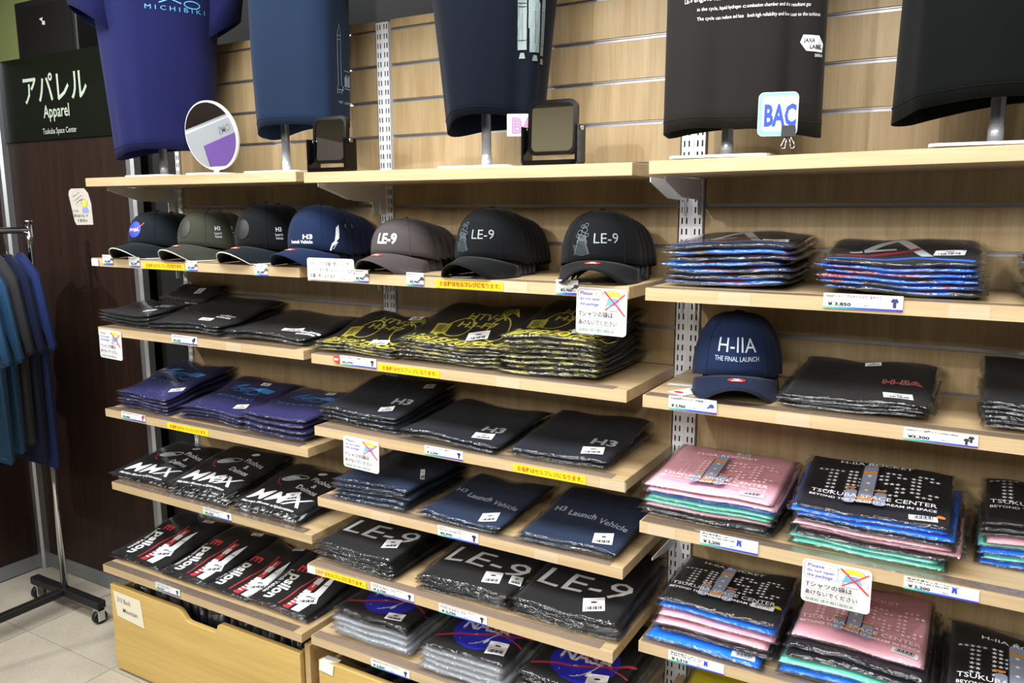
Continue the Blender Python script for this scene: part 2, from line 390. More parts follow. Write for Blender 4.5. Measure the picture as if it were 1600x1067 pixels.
# ------------------------------------------------------------------ shelves
SH = {}
def bracket(name, x, ztop, dep, parent, z0):
    """sheet steel bracket under a shelf, hooked into the upright"""
    if ztop > 1.5: poly = [(-.005, z0), (-dep*.80, z0), (-dep*.80, z0-.010), (-dep*.45, z0-.042), (-.03, z0-.046), (-.03, z0-.080), (-.005, z0-.080)]
    else: poly = [(-.005, z0), (-dep*.55, z0), (-dep*.55, z0-.006), (-dep*.25, z0-.022), (-.018, z0-.026), (-.018, z0-.060), (-.005, z0-.060)]
    MB().prism(poly, 'x', x-.0011, x+.0011).link(name, M_UPR, parent)
def shelf(key, xl, xr, z, dep, label, tilt=0, lip=True, brk=True):
    r = empty('wooden_shelf', (0, 0, z)); tag(r, label, 'shelf', 'wooden wall shelves')
    r.rotation_euler = (0, tilt, 0)
    if tilt: r.location = (0, 0, z+math.tan(tilt)*(xl+xr)/2)
    MB().box(xl, xr, -dep+.002, -.008, -.026, 0).link('board', M_SHELF, r, bevel=.0012)
    MB().box(xl, xr, -dep, -dep+.0018, -.0255, -.0005).link('edge_band', M_EDGE, r)
    if lip: MB().quad((xl+.004, -dep-.001, .0008), (xr-.03, -dep-.001, .0008), (xr-.03, -dep+.03, .0008), (xl+.004, -dep+.03, .0008)).link('clear_lip', M_LIP, r)
    if brk: bracket('bracket', xl+.012, z, dep, r, -.0275)
    if brk: bracket('bracket', xr+.016, z, dep, r, -.0275)
    SH[key] = (xl, xr, z, dep); return r
LX, MX, RX = (-.916, -.028), (0, .885), (.9205, 1.79)
D1 = .313
shelf('L0', *LX, 1.6369, .311, 'left top shelf carrying the round white mirror', lip=False)
shelf('M0', *MX, 1.6332, .311, 'middle top shelf carrying the two square black mirrors', lip=False)
shelf('R0', *RX, 1.6400, .311, 'right top shelf under the two darkest display tees', tilt=-.012, lip=False)
shelf('L1', *LX, 1.3912, D1, 'left shelf holding the row of dark and olive caps')
shelf('M1', *MX, 1.3848, D1, 'middle shelf holding the grey and black caps')
shelf('R1', *RX, 1.3849, D1, 'right shelf holding bags of tees with bright blue swooshes')
shelf('L2', *LX, 1.1726, D1, 'left shelf of plain black tees just below the caps')
shelf('M2', *MX, 1.1676, D1, 'middle shelf of black tees with yellow print')
shelf('R2', *RX, 1.1637, D1, 'right shelf holding the single navy cap and black tees')
shelf('L3', *LX, .9039, D1, 'left shelf of violet blue tees with light blue print')
shelf('M3', *MX, .9714, D1, 'middle shelf of dark navy tees below the yellow printed tees')
shelf('R3', *RX, .8900, D1, 'right shelf carrying the pink tee and coloured stacks')
shelf('L4', *LX, .6558, D1, 'left shelf of black tees with big white slanted letters')
shelf('M4', *MX, .7729, D1, 'middle shelf of slate blue tees with thin white lettering')
shelf('R4', *RX, .6093, .300, 'right lower shelf with blue and pink tees under a black one')
shelf('L5', *LX, .3891, .369, 'deep left bottom shelf of black tees with red and white rockets', brk=False)
shelf('M5', *MX, .6007, .361, 'deep middle shelf of black tees with huge white lettering')
shelf('M6', *MX, .3912, .361, 'lowest middle shelf of grey and blue disc printed tees', brk=False)
shelf('R5', *RX, .3700, .313, 'lowest right shelf holding bright yellow bags', brk=False)

# ------------------------------------------------------------------ bagged tees
ORD = ['topmost', 'second from top', 'third from top', 'fourth from top', 'fifth from top', 'sixth from top', 'seventh from top', 'eighth from top', 'ninth from top']
def lerp(a, b, t): return a+(b-a)*t
class Pack:
    """one folded tee in a clear bag; local origin = front centre on the shelf; y runs to the wall"""
    def __init__(s, w, d, zf, zb, tf, tb, seed, scoop=0, amp=.003, shift=0):
        s.w, s.d, s.zf, s.zb, s.tf, s.tb, s.scoop, s.amp = w, d, zf, zb, tf, tb, scoop, amp
        r = random.Random(seed); s.ph = [r.uniform(0, 6.28)+.22*shift for _ in range(6)]
    def wave(s, x, y):
        a = s.amp; p = s.ph
        return a*(1.0+.5*math.sin(x*21+p[0]+y*5)+.35*math.sin(y*26+p[1]+x*9)+.15*math.sin(x*55+y*40+p[2]))
    def depth(s, x): return s.d - s.scoop*math.exp(-(x/(.2*s.w))**2)
    def prof(s, x, y, ex=8):
        u = abs(2*x/s.w); v = abs(2*y/max(s.depth(x), .01)-1)
        if u >= 1 or v >= 1: return 0
        return math.sqrt(max(0, 1-u**ex))*math.sqrt(max(0, 1-v**ex))
    def mid(s, x, y):
        t = min(max(y/s.d, 0), 1); t2 = t*t*(3-2*t)
        return lerp(s.zf, s.zb, t2) + lerp(s.tf, s.tb, t2)/2 + s.wave(x, y)
    def half(s, x, y):
        t = min(max(y/s.d, 0), 1); return lerp(s.tf, s.tb, t*t*(3-2*t))/2
    def top(s, x, y): return s.mid(x, y)+s.half(x, y)*s.prof(x, y)
    def grid(s, nx, ny, m, bag):
        us = [math.sin((-1+2*i/nx)*PI/2*.999)*.35+(-1+2*i/nx)*.65 for i in range(nx+1)]
        vs = [math.sin((-1+2*i/ny)*PI/2*.999)*.35+(-1+2*i/ny)*.65 for i in range(ny+1)]
        T = []; B = []
        rr = random.Random(int(s.ph[0]*1e4))
        for j, v in enumerate(vs):
            for i, u in enumerate(us):
                x = u*s.w/2; y = (v+1)/2*s.depth(x); e = (i in (0, nx)) or (j in (0, ny))
                if bag:
                    x0, y0 = x*(1+2*m/s.w), (y-s.d/2)*(1+2*m/s.d)+s.d/2 + (s.scoop*math.exp(-(x/(.2*s.w))**2)*.8 if j > ny*.6 else 0)
                    if e: x0 += rr.uniform(-.003, .003); y0 += rr.uniform(-.003, .003)
                    x, y = x0, min(y0, s.ymax)
                    h = s.half(x, y)*s.prof(x, y)+.0012 if not e else .0005
                    if not e: h += rr.uniform(0, .0012) + (rr.uniform(0, .0022) if j < 4 or i in (1, 2, nx-1, nx-2) else 0)
                    zm = s.mid(x, y)
                else:
                    h = s.half(x, y)*s.prof(x, y) if not e else 0
                    zm = s.mid(x, y)
                T.append((x, y, zm+h)); B.append((x, y, max(zm-h, .0004)))
        V = T[:]; F = []; idx = {}
        n1 = nx+1
        for j in range(ny+1):
            for i in range(n1):
                k = j*n1+i
                if i in (0, nx) or j in (0, ny): idx[k] = k
                else: idx[k] = len(V); V.append(B[k])
        for j in range(ny):
            for i in range(nx):
                a = j*n1+i; q = (a, a+1, a+1+n1, a+n1)
                F.append(q); F.append(tuple(idx[k] for k in reversed(q)))
        return mesh(V, F, True)
def sticker(d, x, y, rot, w=.040, h=.044):
    """printed care sticker in local flat coordinates"""
    c, q = math.cos(rot), math.sin(rot); old = d.T
    d.T = lambda a, b: (x+a*c-b*q, y+a*q+b*c)
    d.rect(-w/2, w/2, -h/2, h/2, 'f2f3f5'); d.ell(0, h*.17, w*.16, h*.07, '20242c', n=12)
    d.rect(-w*.3, w*.3, h*.33, h*.36, '9aa0a8'); d.rect(-w*.36, w*.36, -h*.06, -h*.02, 'a9adb4')
    for k in range(9): d.rect(-w*.36+k*w*.08, -w*.36+k*w*.08+w*(.03+.02*(k % 3)), -h*.40, -h*.16, '30343a')
    d.T = old
def barcode(d, x, y, rot, dot=None, w=.048, h=.02):
    c, q = math.cos(rot), math.sin(rot); old = d.T
    d.T = lambda a, b: (x+a*c-b*q, y+a*q+b*c)
    d.rect(-w/2, w/2, -h/2, h/2, 'eceef2')
    for k in range(14): d.rect(-w*.34+k*w*.05, -w*.34+k*w*.05+w*(.015+.015*(k % 3)), -h*.12, h*.36, '2a2c30')
    d.rect(-w*.34, w*.34, -h*.36, -h*.24, '888c92')
    if dot: d.ell(w*.62, h*.42, w*.16, w*.12, dot, n=14)
    d.T = old
def place_pack(P, name, loc, rz, shirt_mat, label, group, draw=None, stick=None, m=.008, nx=16, ny=14, film_mat=None, bagged=True):
    r = empty(name, loc, rz); tag(r, label, 't-shirt', group)
    P.ymax = min(P.d+m, -loc[1]-.004)
    link('folded_shirt', P.grid(nx, ny, 0, False), shirt_mat, r)
    if bagged: link('clear_bag', P.grid(nx+2, ny+2, m, True), film_mat or M_FILM, r)
    fn = lambda x, y, l: (x, y, P.top(x, y)+.0007+l)
    if draw and draw.items: draw.emit('printed_design', fn, r, fine=.018)
    for q in (stick if isinstance(stick, list) else [stick]):
        if q and q.items: q.emit('price_sticker', lambda x, y, l: (x, y, P.top(x, y)+.0022+l), r, fine=.02)
    return r
def stack(shelfkey, xl, xr, yf, hf, hb, layers, place, group, seed, scoop=.02, yb=-.016, amp=.006, jit=.009):
    """layers listed from the bottom up: (colour phrase, material, draw or None, sticker or None, options)"""
    z = SH[shelfkey][2]; n = len(layers); w = xr-xl; d = yb-yf
    tf, tb = hf/n, hb/n; rr = random.Random(seed)
    for i, L in enumerate(layers):
        desc, mat, dr, st, op = (list(L)+[None, None, {}])[:5] if len(L) < 5 else L
        op = op or {}
        k = n-1-i
        o = ORD[k] if (k < n-1 or n == 1) else 'bottom'
        top = k == 0
        ww = w*op.get('w', 1)*(1 if top else rr.uniform(.97, 1.03)); dd = d*op.get('d', 1)
        P = Pack(ww, dd, i*tf, i*tb, tf*.90-.0015, tb*.90-.0015, seed*31, op.get('scoop', scoop), amp, i)
        jx = 0 if top else rr.uniform(-jit, jit); jy = rr.uniform(-.006, .004) if not top else 0
        rz = op.get('rz', rr.uniform(-.015, .015) if top else rr.uniform(-.035, .035))
        place_pack(P, 'bagged_tshirt', ((xl+xr)/2+jx+op.get('dx', 0), yf+jy+op.get('dy', 0), z+.0012), rz, mat,
                   '%s %s in %s' % (o, desc, place), group, dr, st, film_mat=op.get('film'), m=op.get('m', .008))

C_BLACK = cloth('black_cotton', '101012'); C_CHAR = cloth('charcoal_cotton', '18181a'); C_NAVY = cloth('dark_navy_cotton', '0f1522')
C_SLATE = cloth('slate_blue_cotton', '1c2c49'); C_VIOLET = cloth('violet_blue_cotton', '24235c'); C_PINK = cloth('pink_cotton', 'f4bac9')
C_MINT = cloth('mint_cotton', '78e2ce'); C_BLUE = cloth('bright_blue_cotton', '0878f4'); C_GREY = cloth('heather_grey_cotton', '9aa3ad')
C_YELLOW = cloth('yellow_cotton', 'd8cf1c'); C_INK = cloth('blue_black_cotton', '12111d')
E_GOLD = edge_print('gold_printed_cotton', '121110', 'a39c42', (20, 45, 55), .48, .60)
E_MMX = edge_print('white_printed_cotton', '0f0f11', 'd8dde2', (70, 25, 12), .52, .72)
E_ART = edge_print('blue_swoosh_cotton', '0e1120', '0c72e0', (3.2, 10, 45), .47, .585, '9c2a34')
E_RED = edge_print('red_printed_cotton', '0f0e10', 'd8d8dc', (40, 20, 10), .60, .68, 'b02732')

# --- prints
def d_blocks(x, y, w, h, col='e8eaec', seed=1):
    d = Draw(); r = random.Random(seed)
    for row in range(2):
        xx = x-w/2
        while xx < x+w/2:
            ww = r.uniform(.10, .2)*w; d.rect(xx, min(xx+ww, x+w/2), y-row*h*.55, y-row*h*.55+h*r.uniform(.28, .42), col, rot=r.uniform(-.2, .2)); xx += ww+w*.05
    return d
def d_satellite():
    d = Draw(); c = '3f9ff0'
    d.text('M I C H I B I K I', -.01, .10, .018, '5fb4f0', w=.15)
    for k in range(3): d.ring(-.035+k*.02, .150+.004*k, .016, .011, .0022, c, .4)
    d.line([(-.07, .145), (-.05, .162), (-.02, .150), (0, .166), (.03, .158)], .004, c)
    d.poly([(.02, .165), (.05, .180), (.10, .172), (.085, .150), (.045, .152)], c)
    d.poly([(-.075, .158), (-.03, .172), (-.02, .186), (-.045, .178)], c); d.ring(.03, .145, .022, .012, .002, c)
    d.line([(.0, .135), (.03, .130), (.055, .133), (.06, .142)], .002, c)
    return d
def d_mmx():
    d = Draw(); w = 'eef1f4'
    d.text('MMX', -.005, .035, .080, w, w=.215, bold=.008, shear=.3, sy=.95)
    d.ell(-.045, .155, .032, .014, 'c8ced4', .25); d.ring(-.03, .165, .04, .012, .006, 'aab4bc', .3); d.line([(-.09, .155), (-.07, .125), (-.05, .118)], .004, 'b32a3a')
    d.text('Phobos', .065, .165, .030, w, w=.085, bold=.015, rot=-.12); d.text('&', .060, .138, .026, w, bold=.015)
    d.text('Deimos', .055, .110, .030, w, w=.085, bold=.015, rot=-.12); d.ell(.03, .215, .015, .008, w, .4)
    d.text('Martian Moons eXploration', 0, .010, .016, w, w=.21, bold=.02)
    return d
def d_epsilon():
    d = Draw(); d.T = lambda a, b: (b, .30-a)       # reads from the back to the front edge
    d.text('E', .115, -.070, .055, 'd8363c', bold=.03, al='l'); d.text('psilon', .155, -.070, .055, 'f2f2f2', w=.125, bold=.03, al='l')
    d.text('Launch Vehicle', .20, -.096, .022, 'f2f2f2', w=.12, bold=.015)
    d.line([(.09, .010), (.14, .012), (.20, -.004), (.285, -.004)], .006, 'b32a33')
    d.rect(.11, .29, .018, .040, 'b8323a'); d.rect(.14, .165, .018, .040, 'ece6e6'); d.rect(.195, .21, .018, .040, 'ece6e6')
    for k in range(5): d.rect(.215+k*.013, .221+k*.013, .020, .034, 'ece6e6')
    d.rect(.12, .18, .026, .030, 'ece6e6')
    d.poly([(.10, .068), (.15, .056), (.20, .052), (.29, .050), (.29, .080), (.20, .080), (.15, .077)], 'dfe3e8')
    d.rect(.215, .220, .05, .081, '6d737a'); d.rect(.16, .163, .055, .079, '6d737a')
    d.ell(.285, .028, .006, .012, 'c03039')
    return d
def d_htv():
    d = Draw(); g = 'b9b13c'; k = '1b1a1a'
    d.text('HTV-X', .02, .155, .045, g, w=.12, bold=.012); d.text('H3-F7', .01, .118, .036, g, w=.11, bold=.02)
    d.rect(-.095, -.055, .06, .12, g, .25); d.rect(-.088, -.062, .068, .112, '7d772c', .25)
    d.ring(-.035, .11, .035, .05, .004, g); d.ring(.08, .11, .03, .06, .004, g, .3)
    for j in range(7): d.star(-.1+j*.033, .045+.012*math.sin(j*2.1), .010, g)
    for j in range(5): d.line([(-.1+j*.05, .004), (-.085+j*.05, .025), (-.062+j*.05, .012), (-.055+j*.05, .035)], .006, g)
    for j in range(4): d.ring(-.08+j*.055, .02, .016, .012, .005, g, j)
    for j in range(3): d.line([(.05, .17+j*.012), (.085, .185+j*.01), (.11, .165)], .003, g)
    return d
def d_h3():
    d = Draw(); d.text('H3', .075, .085, .040, 'c9cdda', w=.062, bold=.03); return d
def d_h3lv():
    d = Draw(); c = 'b9c3d4'
    d.text('H3', -.085, .135, .026, c, w=.03, bold=.02); d.text('Launch', -.020, .120, .028, c, w=.075, bold=.03, rot=-.06); d.text('Vehicle', .066, .100, .028, c, w=.08, bold=.015, rot=-.2)
    return d
def d_le9():
    d = Draw(); c = 'e4e8ef'
    d.text('LE-9', 0, .085, .10, 'f2f4f8', w=.222, bold=.0, shear=.15); return d
def d_disc():
    d = Draw()
    d.ell(.005, .105, .085, .080, '1c22c4', n=36)
    d.text('NASA', .005, .105, .052, 'f2f2f6', w=.135, bold=.03)
    d.line([(-.11, .045), (-.05, .075), (.03, .095), (.09, .115), (.125, .135)], .008, 'c03048'); d.line([(-.11, .135), (-.03, .135), (.06, .105), (.12, .085)], .004, 'c03048')
    d.ring(.01, .1, .03, .062, .003, 'e8e8f2', -.5, a0=-1.2, a1=1.9); d.ell(.03, .065, .004, .010, 'f4f4f8', -.4, 10)
    r = random.Random(3)
    for _ in range(14):
        a = r.uniform(0, 6.28); q = r.uniform(.02, .075); d.star(.005+q*math.cos(a), .105+q*math.sin(a), .0022, 'f2f2f6')
    return d
def d_artemis():
    d = Draw()
    d.poly([(-.02, .20), (.0, .20), (.055, .07), (.035, .07)], 'd8dee4'); d.poly([(-.02, .20), (-.0, .205), (-.05, .12), (-.085, .10), (-.07, .12)], 'd8dee4')
    d.line([(-.11, .07), (-.06, .085), (.0, .10), (.03, .125)], .014, 'a4242e'); d.line([(-.12, .025), (-.05, .05), (.03, .055), (.12, .03)], .016, '0c72e0')
    d.line([(-.09, .10), (-.05, .115), (-.01, .12)], .010, 'd8dee4'); d.ring(.02, .13, .09, .08, .004, '16205a', .3)
    return d
def d_hiia():
    d = Draw(); d.text('H-IIA', .072, .115, .026, 'e8e4e4', w=.07, bold=.05); d.text('H-IIA', .072, .1152, .026, 'b8242e', w=.068, bold=.02)
    d.line([(.035, .12), (.06, .118), (.11, .112)], .002, 'd8363c'); return d
LET = {'T': ['11111', '00110', '00110', '00110', '00110', '00110', '00110'], 'K': ['11001', '11011', '11110', '11100', '11110', '11011', '11001'],
       'S': ['01110', '11011', '11000', '01110', '00011', '11011', '01110'], 'C': ['01110', '11011', '11000', '11000', '11000', '11011', '01110']}
def d_tksc(st='f2f2f6', tx='eceef2', faded=False):
    d = Draw(); d.T = lambda x, y: (x, y*.90)
    for li, ch in enumerate('TKSC'):
        for r, row in enumerate(LET[ch]):
            for c, b in enumerate(row):
                if b == '1': d.star(-.108+li*.058+c*.0105, .178-r*.0148, .0054, st)
    g = '8b93a8'
    d.poly([(-.026, .035), (-.026, .19), (-.013, .215), (.000, .19), (.000, .035)], g)
    d.poly(rrect(-.050, -.029, .030, .090, .008), g); d.poly(rrect(.003, .024, .030, .090, .008), g)
    d.rect(-.026, 0, .160, .170, 'd98a2b'); d.rect(-.03, .004, .048, .060, 'd98a2b'); d.rect(-.002, .022, .092, .098, 'd98a2b'); d.rect(-.052, -.032, .093, .099, 'd98a2b')
    d.rect(-.0285, -.0265, .035, .18, '2a2d44'); d.rect(.0005, .0022, .035, .18, '2a2d44')
    for r in (0, 1, 2): d.star(-.013, .150-r*.03, .0054, st)
    d.text('H-IIA ROCKET', -.005, .192, .018, tx, w=.135, bold=.006)
    d.text('TSUKUBA SPACE CENTER', 0, .054, .022, tx, w=.222, bold=.004)
    d.text('BEYOND THE WILDEST DREAM IN SPACE', 0, .034, .014, tx, w=.222, bold=.004)
    return d
def st_at(x, y, rot=.0, w=.040, h=.044):
    d = Draw(); sticker(d, x, y, rot, w, h); return d
def bc_at(x, y, rot=0, dot=None):
    d = Draw(); barcode(d, x, y, rot, dot); return d
def two(*ds):
    d = Draw()
    for q in ds: d.items += q.items
    return d

G = lambda s: 'bagged tees ' + s
# left bay
stack('L2', -.94, -.70, -.285, .044, .058, [('plain black tee', C_CHAR)]*3 + [('plain black tee', C_CHAR, d_blocks(.055, .115, .075, .035), st_at(.055, .055, .1, .05, .02))],
      'far left stack under the caps', G('below the caps on the left'), 11, yb=-.10)
stack('L2', -.70, -.39, -.285, .030, .085, [('plain black tee', C_CHAR)]*2 + [('plain black tee', C_CHAR, d_blocks(.09, .09, .06, .03, seed=4), st_at(.055, .045, .3, .04, .026))],
      'centre stack under the dark caps', G('below the caps on the left'), 12)
stack('L2', -.365, -.055, -.285, .026, .055, [('plain black tee', C_CHAR), ('plain black tee', C_CHAR, d_blocks(.12, .06, .07, .035, seed=6), st_at(.055, .065, .5, .06, .03))],
      'right stack under the navy cap', G('below the caps on the left'), 13)
Pb = Pack(.21, .105, .0, .030, .016, .020, 5, .02); place_pack(Pb, 'bagged_tshirt', (-.755, -.118, 1.1726+.066), 0, C_CHAR,
      'black tee collar lying behind the far left stack with a small pale sticker', G('below the caps on the left'), None, st_at(.03, .05, .15, .03, .03))
stack('L3', -.88, -.645, -.288, .056, .115, [('violet blue tee', C_VIOLET)]*4 + [('violet blue tee', C_VIOLET, d_satellite(), st_at(.085, .07, .4, .05, .022))],
      'far left stack of satellite tees', G('with satellite print'), 14)
stack('L3', -.585, -.325, -.280, .042, .088, [('violet blue tee', C_VIOLET)]*3 + [('violet blue tee', C_VIOLET, d_satellite(), [st_at(.07, .06, .4, .04, .03), st_at(.03, .20, .2, .03, .022)])],
      'centre stack of satellite tees', G('with satellite print'), 15)
stack('L3', -.305, -.06, -.290, .066, .085, [('violet blue tee', C_VIOLET)]*3 + [('violet blue tee', C_VIOLET, d_satellite(), st_at(.03, .21, .2, .03, .022))],
      'right stack of satellite tees', G('with satellite print'), 16, amp=.005)
stack('L4', -.955, -.685, -.288, .020, .065, [('black tee with white slanted letters', E_MMX), ('black tee with white slanted letters', C_BLACK, d_mmx())],
      'far left stack', G('with white slanted letters'), 17)
stack('L4', -.660, -.392, -.290, .040, .090, [('black tee with white slanted letters', E_MMX)]*3 + [('black tee with white slanted letters', C_BLACK, d_mmx(), st_at(.035, .06, .2, .04, .03))],
      'centre stack', G('with white slanted letters'), 18)
stack('L4', -.366, -.108, -.290, .032, .075, [('black tee with white slanted letters', E_MMX)]*2 + [('black tee with white slanted letters', C_BLACK, d_mmx(), st_at(.04, .075, .5, .045, .04))],
      'right stack', G('with white slanted letters'), 19)
for (a, b, pl, sd, n) in ((-.935, -.690, 'leftmost pile by the dark wall', 20, 2), (-.672, -.470, 'second pile from the left', 21, 2), (-.462, -.292, 'third pile from the left', 22, 1), (-.284, -.060, 'right pile by the middle bay', 23, 2)):
    stack('L5', a, b, -.325, .020 if n > 1 else .014, .07 if n > 1 else .06, [('black red rocket tee', E_RED)]*(n-1) + [('black red rocket tee', C_BLACK, d_epsilon(), [st_at(.055, .075, .5, .06, .05), st_at(.04, .265, .3, .04, .02)])],
          pl, G('with red and white rockets'), sd, yb=-.02)
# middle bay
stack('M2', -.015, .245, -.285, .024, .080, [('black tee with yellow print', E_GOLD)]*2 + [('black tee with yellow print', E_GOLD, d_htv(), [st_at(.055, .045, .3, .05, .03), st_at(.05, .215, .2, .035, .04)])],
      'left stack below the grey cap', G('with yellow print'), 24, scoop=.035)
stack('M2', .262, .556, -.285, .050, .120, [('black tee with yellow print', E_GOLD)]*5 + [('black tee with yellow print', E_GOLD, d_htv(), st_at(.045, .075, .4, .055, .05))],
      'centre stack above yellow strip', G('with yellow print'), 25)
stack('M2', .568, .808, -.290, .090, .140, [('black tee with yellow print', E_GOLD)]*7 + [('black tee with yellow print', E_GOLD, d_htv(), st_at(.06, .055, .3, .05, .035))],
      'tall right stack', G('with yellow print'), 26)
stack('M3', -.005, .252, -.285, .046, .090, [('dark navy tee', C_NAVY)]*3 + [('dark navy tee', C_NAVY, d_h3(), [st_at(.06, .05, .4, .04, .03), st_at(.09, .20, .3, .03, .03)])],
      'left stack above the notice card', G('dark navy on the middle shelf'), 27, amp=.004)
stack('M3', .278, .560, -.300, .024, .045, [('dark navy tee', C_NAVY), ('dark navy tee', C_NAVY, d_h3(), st_at(.075, .048, .3, .05, .042))],
      'centre stack behind white tag', G('dark navy on the middle shelf'), 28)
stack('M3', .590, .830, -.290, .024, .062, [('dark navy tee', C_NAVY), ('dark navy tee', C_NAVY, d_h3(), st_at(.07, .045, .3, .05, .042))],
      'right stack above yellow strip', G('dark navy on the middle shelf'), 29, amp=.004)
stack('M4', .050, .288, -.295, .060, .070, [('slate blue tee', C_SLATE)]*4 + [('slate blue tee', C_SLATE, None, st_at(.09, .11, .6, .012, .07))],
      'left stack below the notice card', G('slate blue on the middle shelf'), 30, amp=.005)
stack('M4', .335, .566, -.300, .020, .040, [('slate blue tee', C_SLATE), ('slate blue tee', C_SLATE, d_h3lv(), st_at(.062, .042, .3, .045, .045))],
      'centre stack with white lettering', G('slate blue on the middle shelf'), 31)
stack('M4', .620, .862, -.295, .020, .055, [('slate blue tee', C_SLATE), ('slate blue tee', C_SLATE, d_h3lv(), st_at(.07, .045, .3, .045, .05))],
      'right stack with white lettering', G('slate blue on the middle shelf'), 32)
stack('M5', .015, .262, -.335, .055, .070, [('charcoal tee', C_CHAR)]*5 + [('charcoal tee', C_CHAR, d_le9(), st_at(.07, .075, .3, .045, .045))],
      'left stack above long yellow strip', G('with huge white lettering'), 33, amp=.004)
stack('M5', .350, .602, -.330, .040, .065, [('charcoal tee', C_CHAR)]*3 + [('charcoal tee', C_CHAR, d_le9(), [st_at(.055, .055, .3, .045, .05), st_at(.11, .075, .3, .03, .04)])],
      'centre stack with huge white letters', G('with huge white lettering'), 34)
stack('M5', .622, .876, -.330, .044, .075, [('charcoal tee', C_CHAR)]*3 + [('charcoal tee', C_CHAR, d_le9(), st_at(.055, .05, .4, .05, .052))],
      'right stack with huge white letters', G('with huge white lettering'), 35)
stack('M6', .060, .300, -.330, .085, .095, [('heather grey tee', C_GREY, None, None, {'film': M_FILM_H})]*4 + [('black blue disc tee', C_BLACK, d_disc()), ('black blue disc tee', C_BLACK, d_disc(), st_at(.065, .03, .2, .05, .03), {'d': .9})],
      'lowest left stack', G('with a blue disc print'), 36)
stack('M6', .370, .600, -.345, .080, .090, [('heather grey tee', C_GREY, None, None, {'film': M_FILM_H})]*4 + [('black blue disc tee', C_BLACK, d_disc(), st_at(.07, .05, .2, .05, .05))],
      'lowest centre stack', G('with a blue disc print'), 37)
stack('M6', .640, .875, -.335, .075, .090, [('heather grey tee', C_GREY, None, None, {'film': M_FILM_H})]*2 + [('black blue disc tee', C_BLACK)]*2 + [('black blue disc tee', C_BLACK, d_disc(), st_at(.06, .045, .2, .05, .055))],
      'lowest right stack', G('with a blue disc print'), 38)
# right bay
stack('R1', .945, 1.185, -.262, .082, .100, [('tee with blue swoosh', E_ART)]*6 + [('tee with blue swoosh', C_INK, d_artemis(), st_at(.075, .09, .2, .05, .03))],
      'left stack beside the last cap', G('with blue swooshes'), 39, amp=.006, jit=.012)
stack('R1', 1.245, 1.500, -.268, .060, .092, [('tee with blue swoosh', E_ART)]*5 + [('tee with blue swoosh', C_INK, d_artemis(), st_at(.08, .085, -.1, .05, .03))],
      'centre stack above the price tag', G('with blue swooshes'), 40, amp=.006, jit=.01)
stack('R1', 1.575, 1.78, -.290, .065, .085, [('tee with blue swoosh', E_ART)]*5 + [('tee with blue swoosh', C_INK, d_artemis())],
      'stack cut off by the right edge', G('with blue swooshes'), 41)
stack('R2', 1.192, 1.440, -.282, .024, .060, [('black tee', C_BLACK)]*3 + [('black tee with small red lettering', C_BLACK, d_hiia(), [st_at(.072, .045, .15, .05, .035), st_at(.01, .20, .1, .03, .018)])],
      'stack beside the single cap', G('black on the right shelf'), 42, scoop=.04)
stack('R2', 1.525, 1.77, -.275, .045, .090, [('black tee', C_BLACK)]*6, 'stack at the right edge', G('black on the right shelf'), 43)
DT = d_tksc
stack('R3', .920, 1.185, -.285, .074, .092, [('black tee', C_INK), ('charcoal tee', C_CHAR), ('pink tee', C_PINK), ('mint tee', C_MINT), ('mint tee', C_MINT), ('bright blue tee', C_BLUE, None, None, {'dx': .012, 'w': 1.03}), ('pink tee', C_PINK),
       ('pink tee with rocket print', C_PINK, d_tksc('f4dde4', 'f4e4ea'), [bc_at(.085, .028, .1), st_at(.02, .225, .1, .03, .016)])],
      'left coloured stack', G('in mixed colours upper right'), 44, amp=.004)
stack('R3', 1.225, 1.490, -.280, .085, .120, [('mint tee', C_MINT), ('mint tee', C_MINT), ('navy tee', C_INK), ('pink tee', C_PINK, None, None, {'w': 1.06, 'dx': .012}), ('pink tee', C_PINK), ('charcoal tee', C_CHAR), ('bright blue tee', C_BLUE), ('bright blue tee', C_BLUE),
       ('blue black rocket tee', C_INK, d_tksc(), bc_at(.09, .022, .1, 'e07a20'))],
      'centre coloured stack', G('in mixed colours upper right'), 45, amp=.004, scoop=.01, yb=-.045)
stack('R3', 1.548, 1.78, -.200, .085, .115, [('bright blue tee', C_BLUE), ('mint tee', C_MINT), ('bright blue tee', C_BLUE), ('mint tee', C_MINT), ('pink tee', C_PINK), ('navy tee', C_INK), ('navy tee', C_INK), ('black rocket tee', C_BLACK, d_tksc())],
      'cut off right stack', G('in mixed colours upper right'), 46)
stack('R4', .935, 1.180, -.288, .100, .100, [('bright blue tee', C_BLUE, two(), bc_at(.085, .018, .1), {'dy': -.004}), ('navy tee', C_INK, None, None, {'d': .9, 'dy': .02, 'dx': .02}), ('pink tee', C_PINK, None, None, {'d': .9, 'dy': .012, 'dx': .02}), ('pink tee', C_PINK, None, None, {'d': .9, 'dy': .012, 'dx': .02}), ('bright blue tee', C_BLUE, None, None, {'d': .9, 'dy': .02, 'dx': .025}),
       ('black rocket tee', C_BLACK, d_tksc(), bc_at(.085, .055, -.05, 'e8dc20'), {'dy': .02, 'dx': .02, 'd': .94})],
      'lower left stack', G('in mixed colours lower right'), 47, yb=-.03, amp=.003)
stack('R4', 1.222, 1.478, -.285, .080, .100, [('bright blue tee', C_BLUE), ('mint tee', C_MINT), ('navy tee', C_INK, None, None, {'dy': .012}), ('navy tee', C_INK, None, None, {'dy': .012}), ('pink rocket tee', C_PINK, d_tksc('f4dde4', 'f4e4ea'), bc_at(.085, .03, -.1), {'dy': .03, 'w': .94})],
      'lower centre stack', G('in mixed colours lower right'), 48)
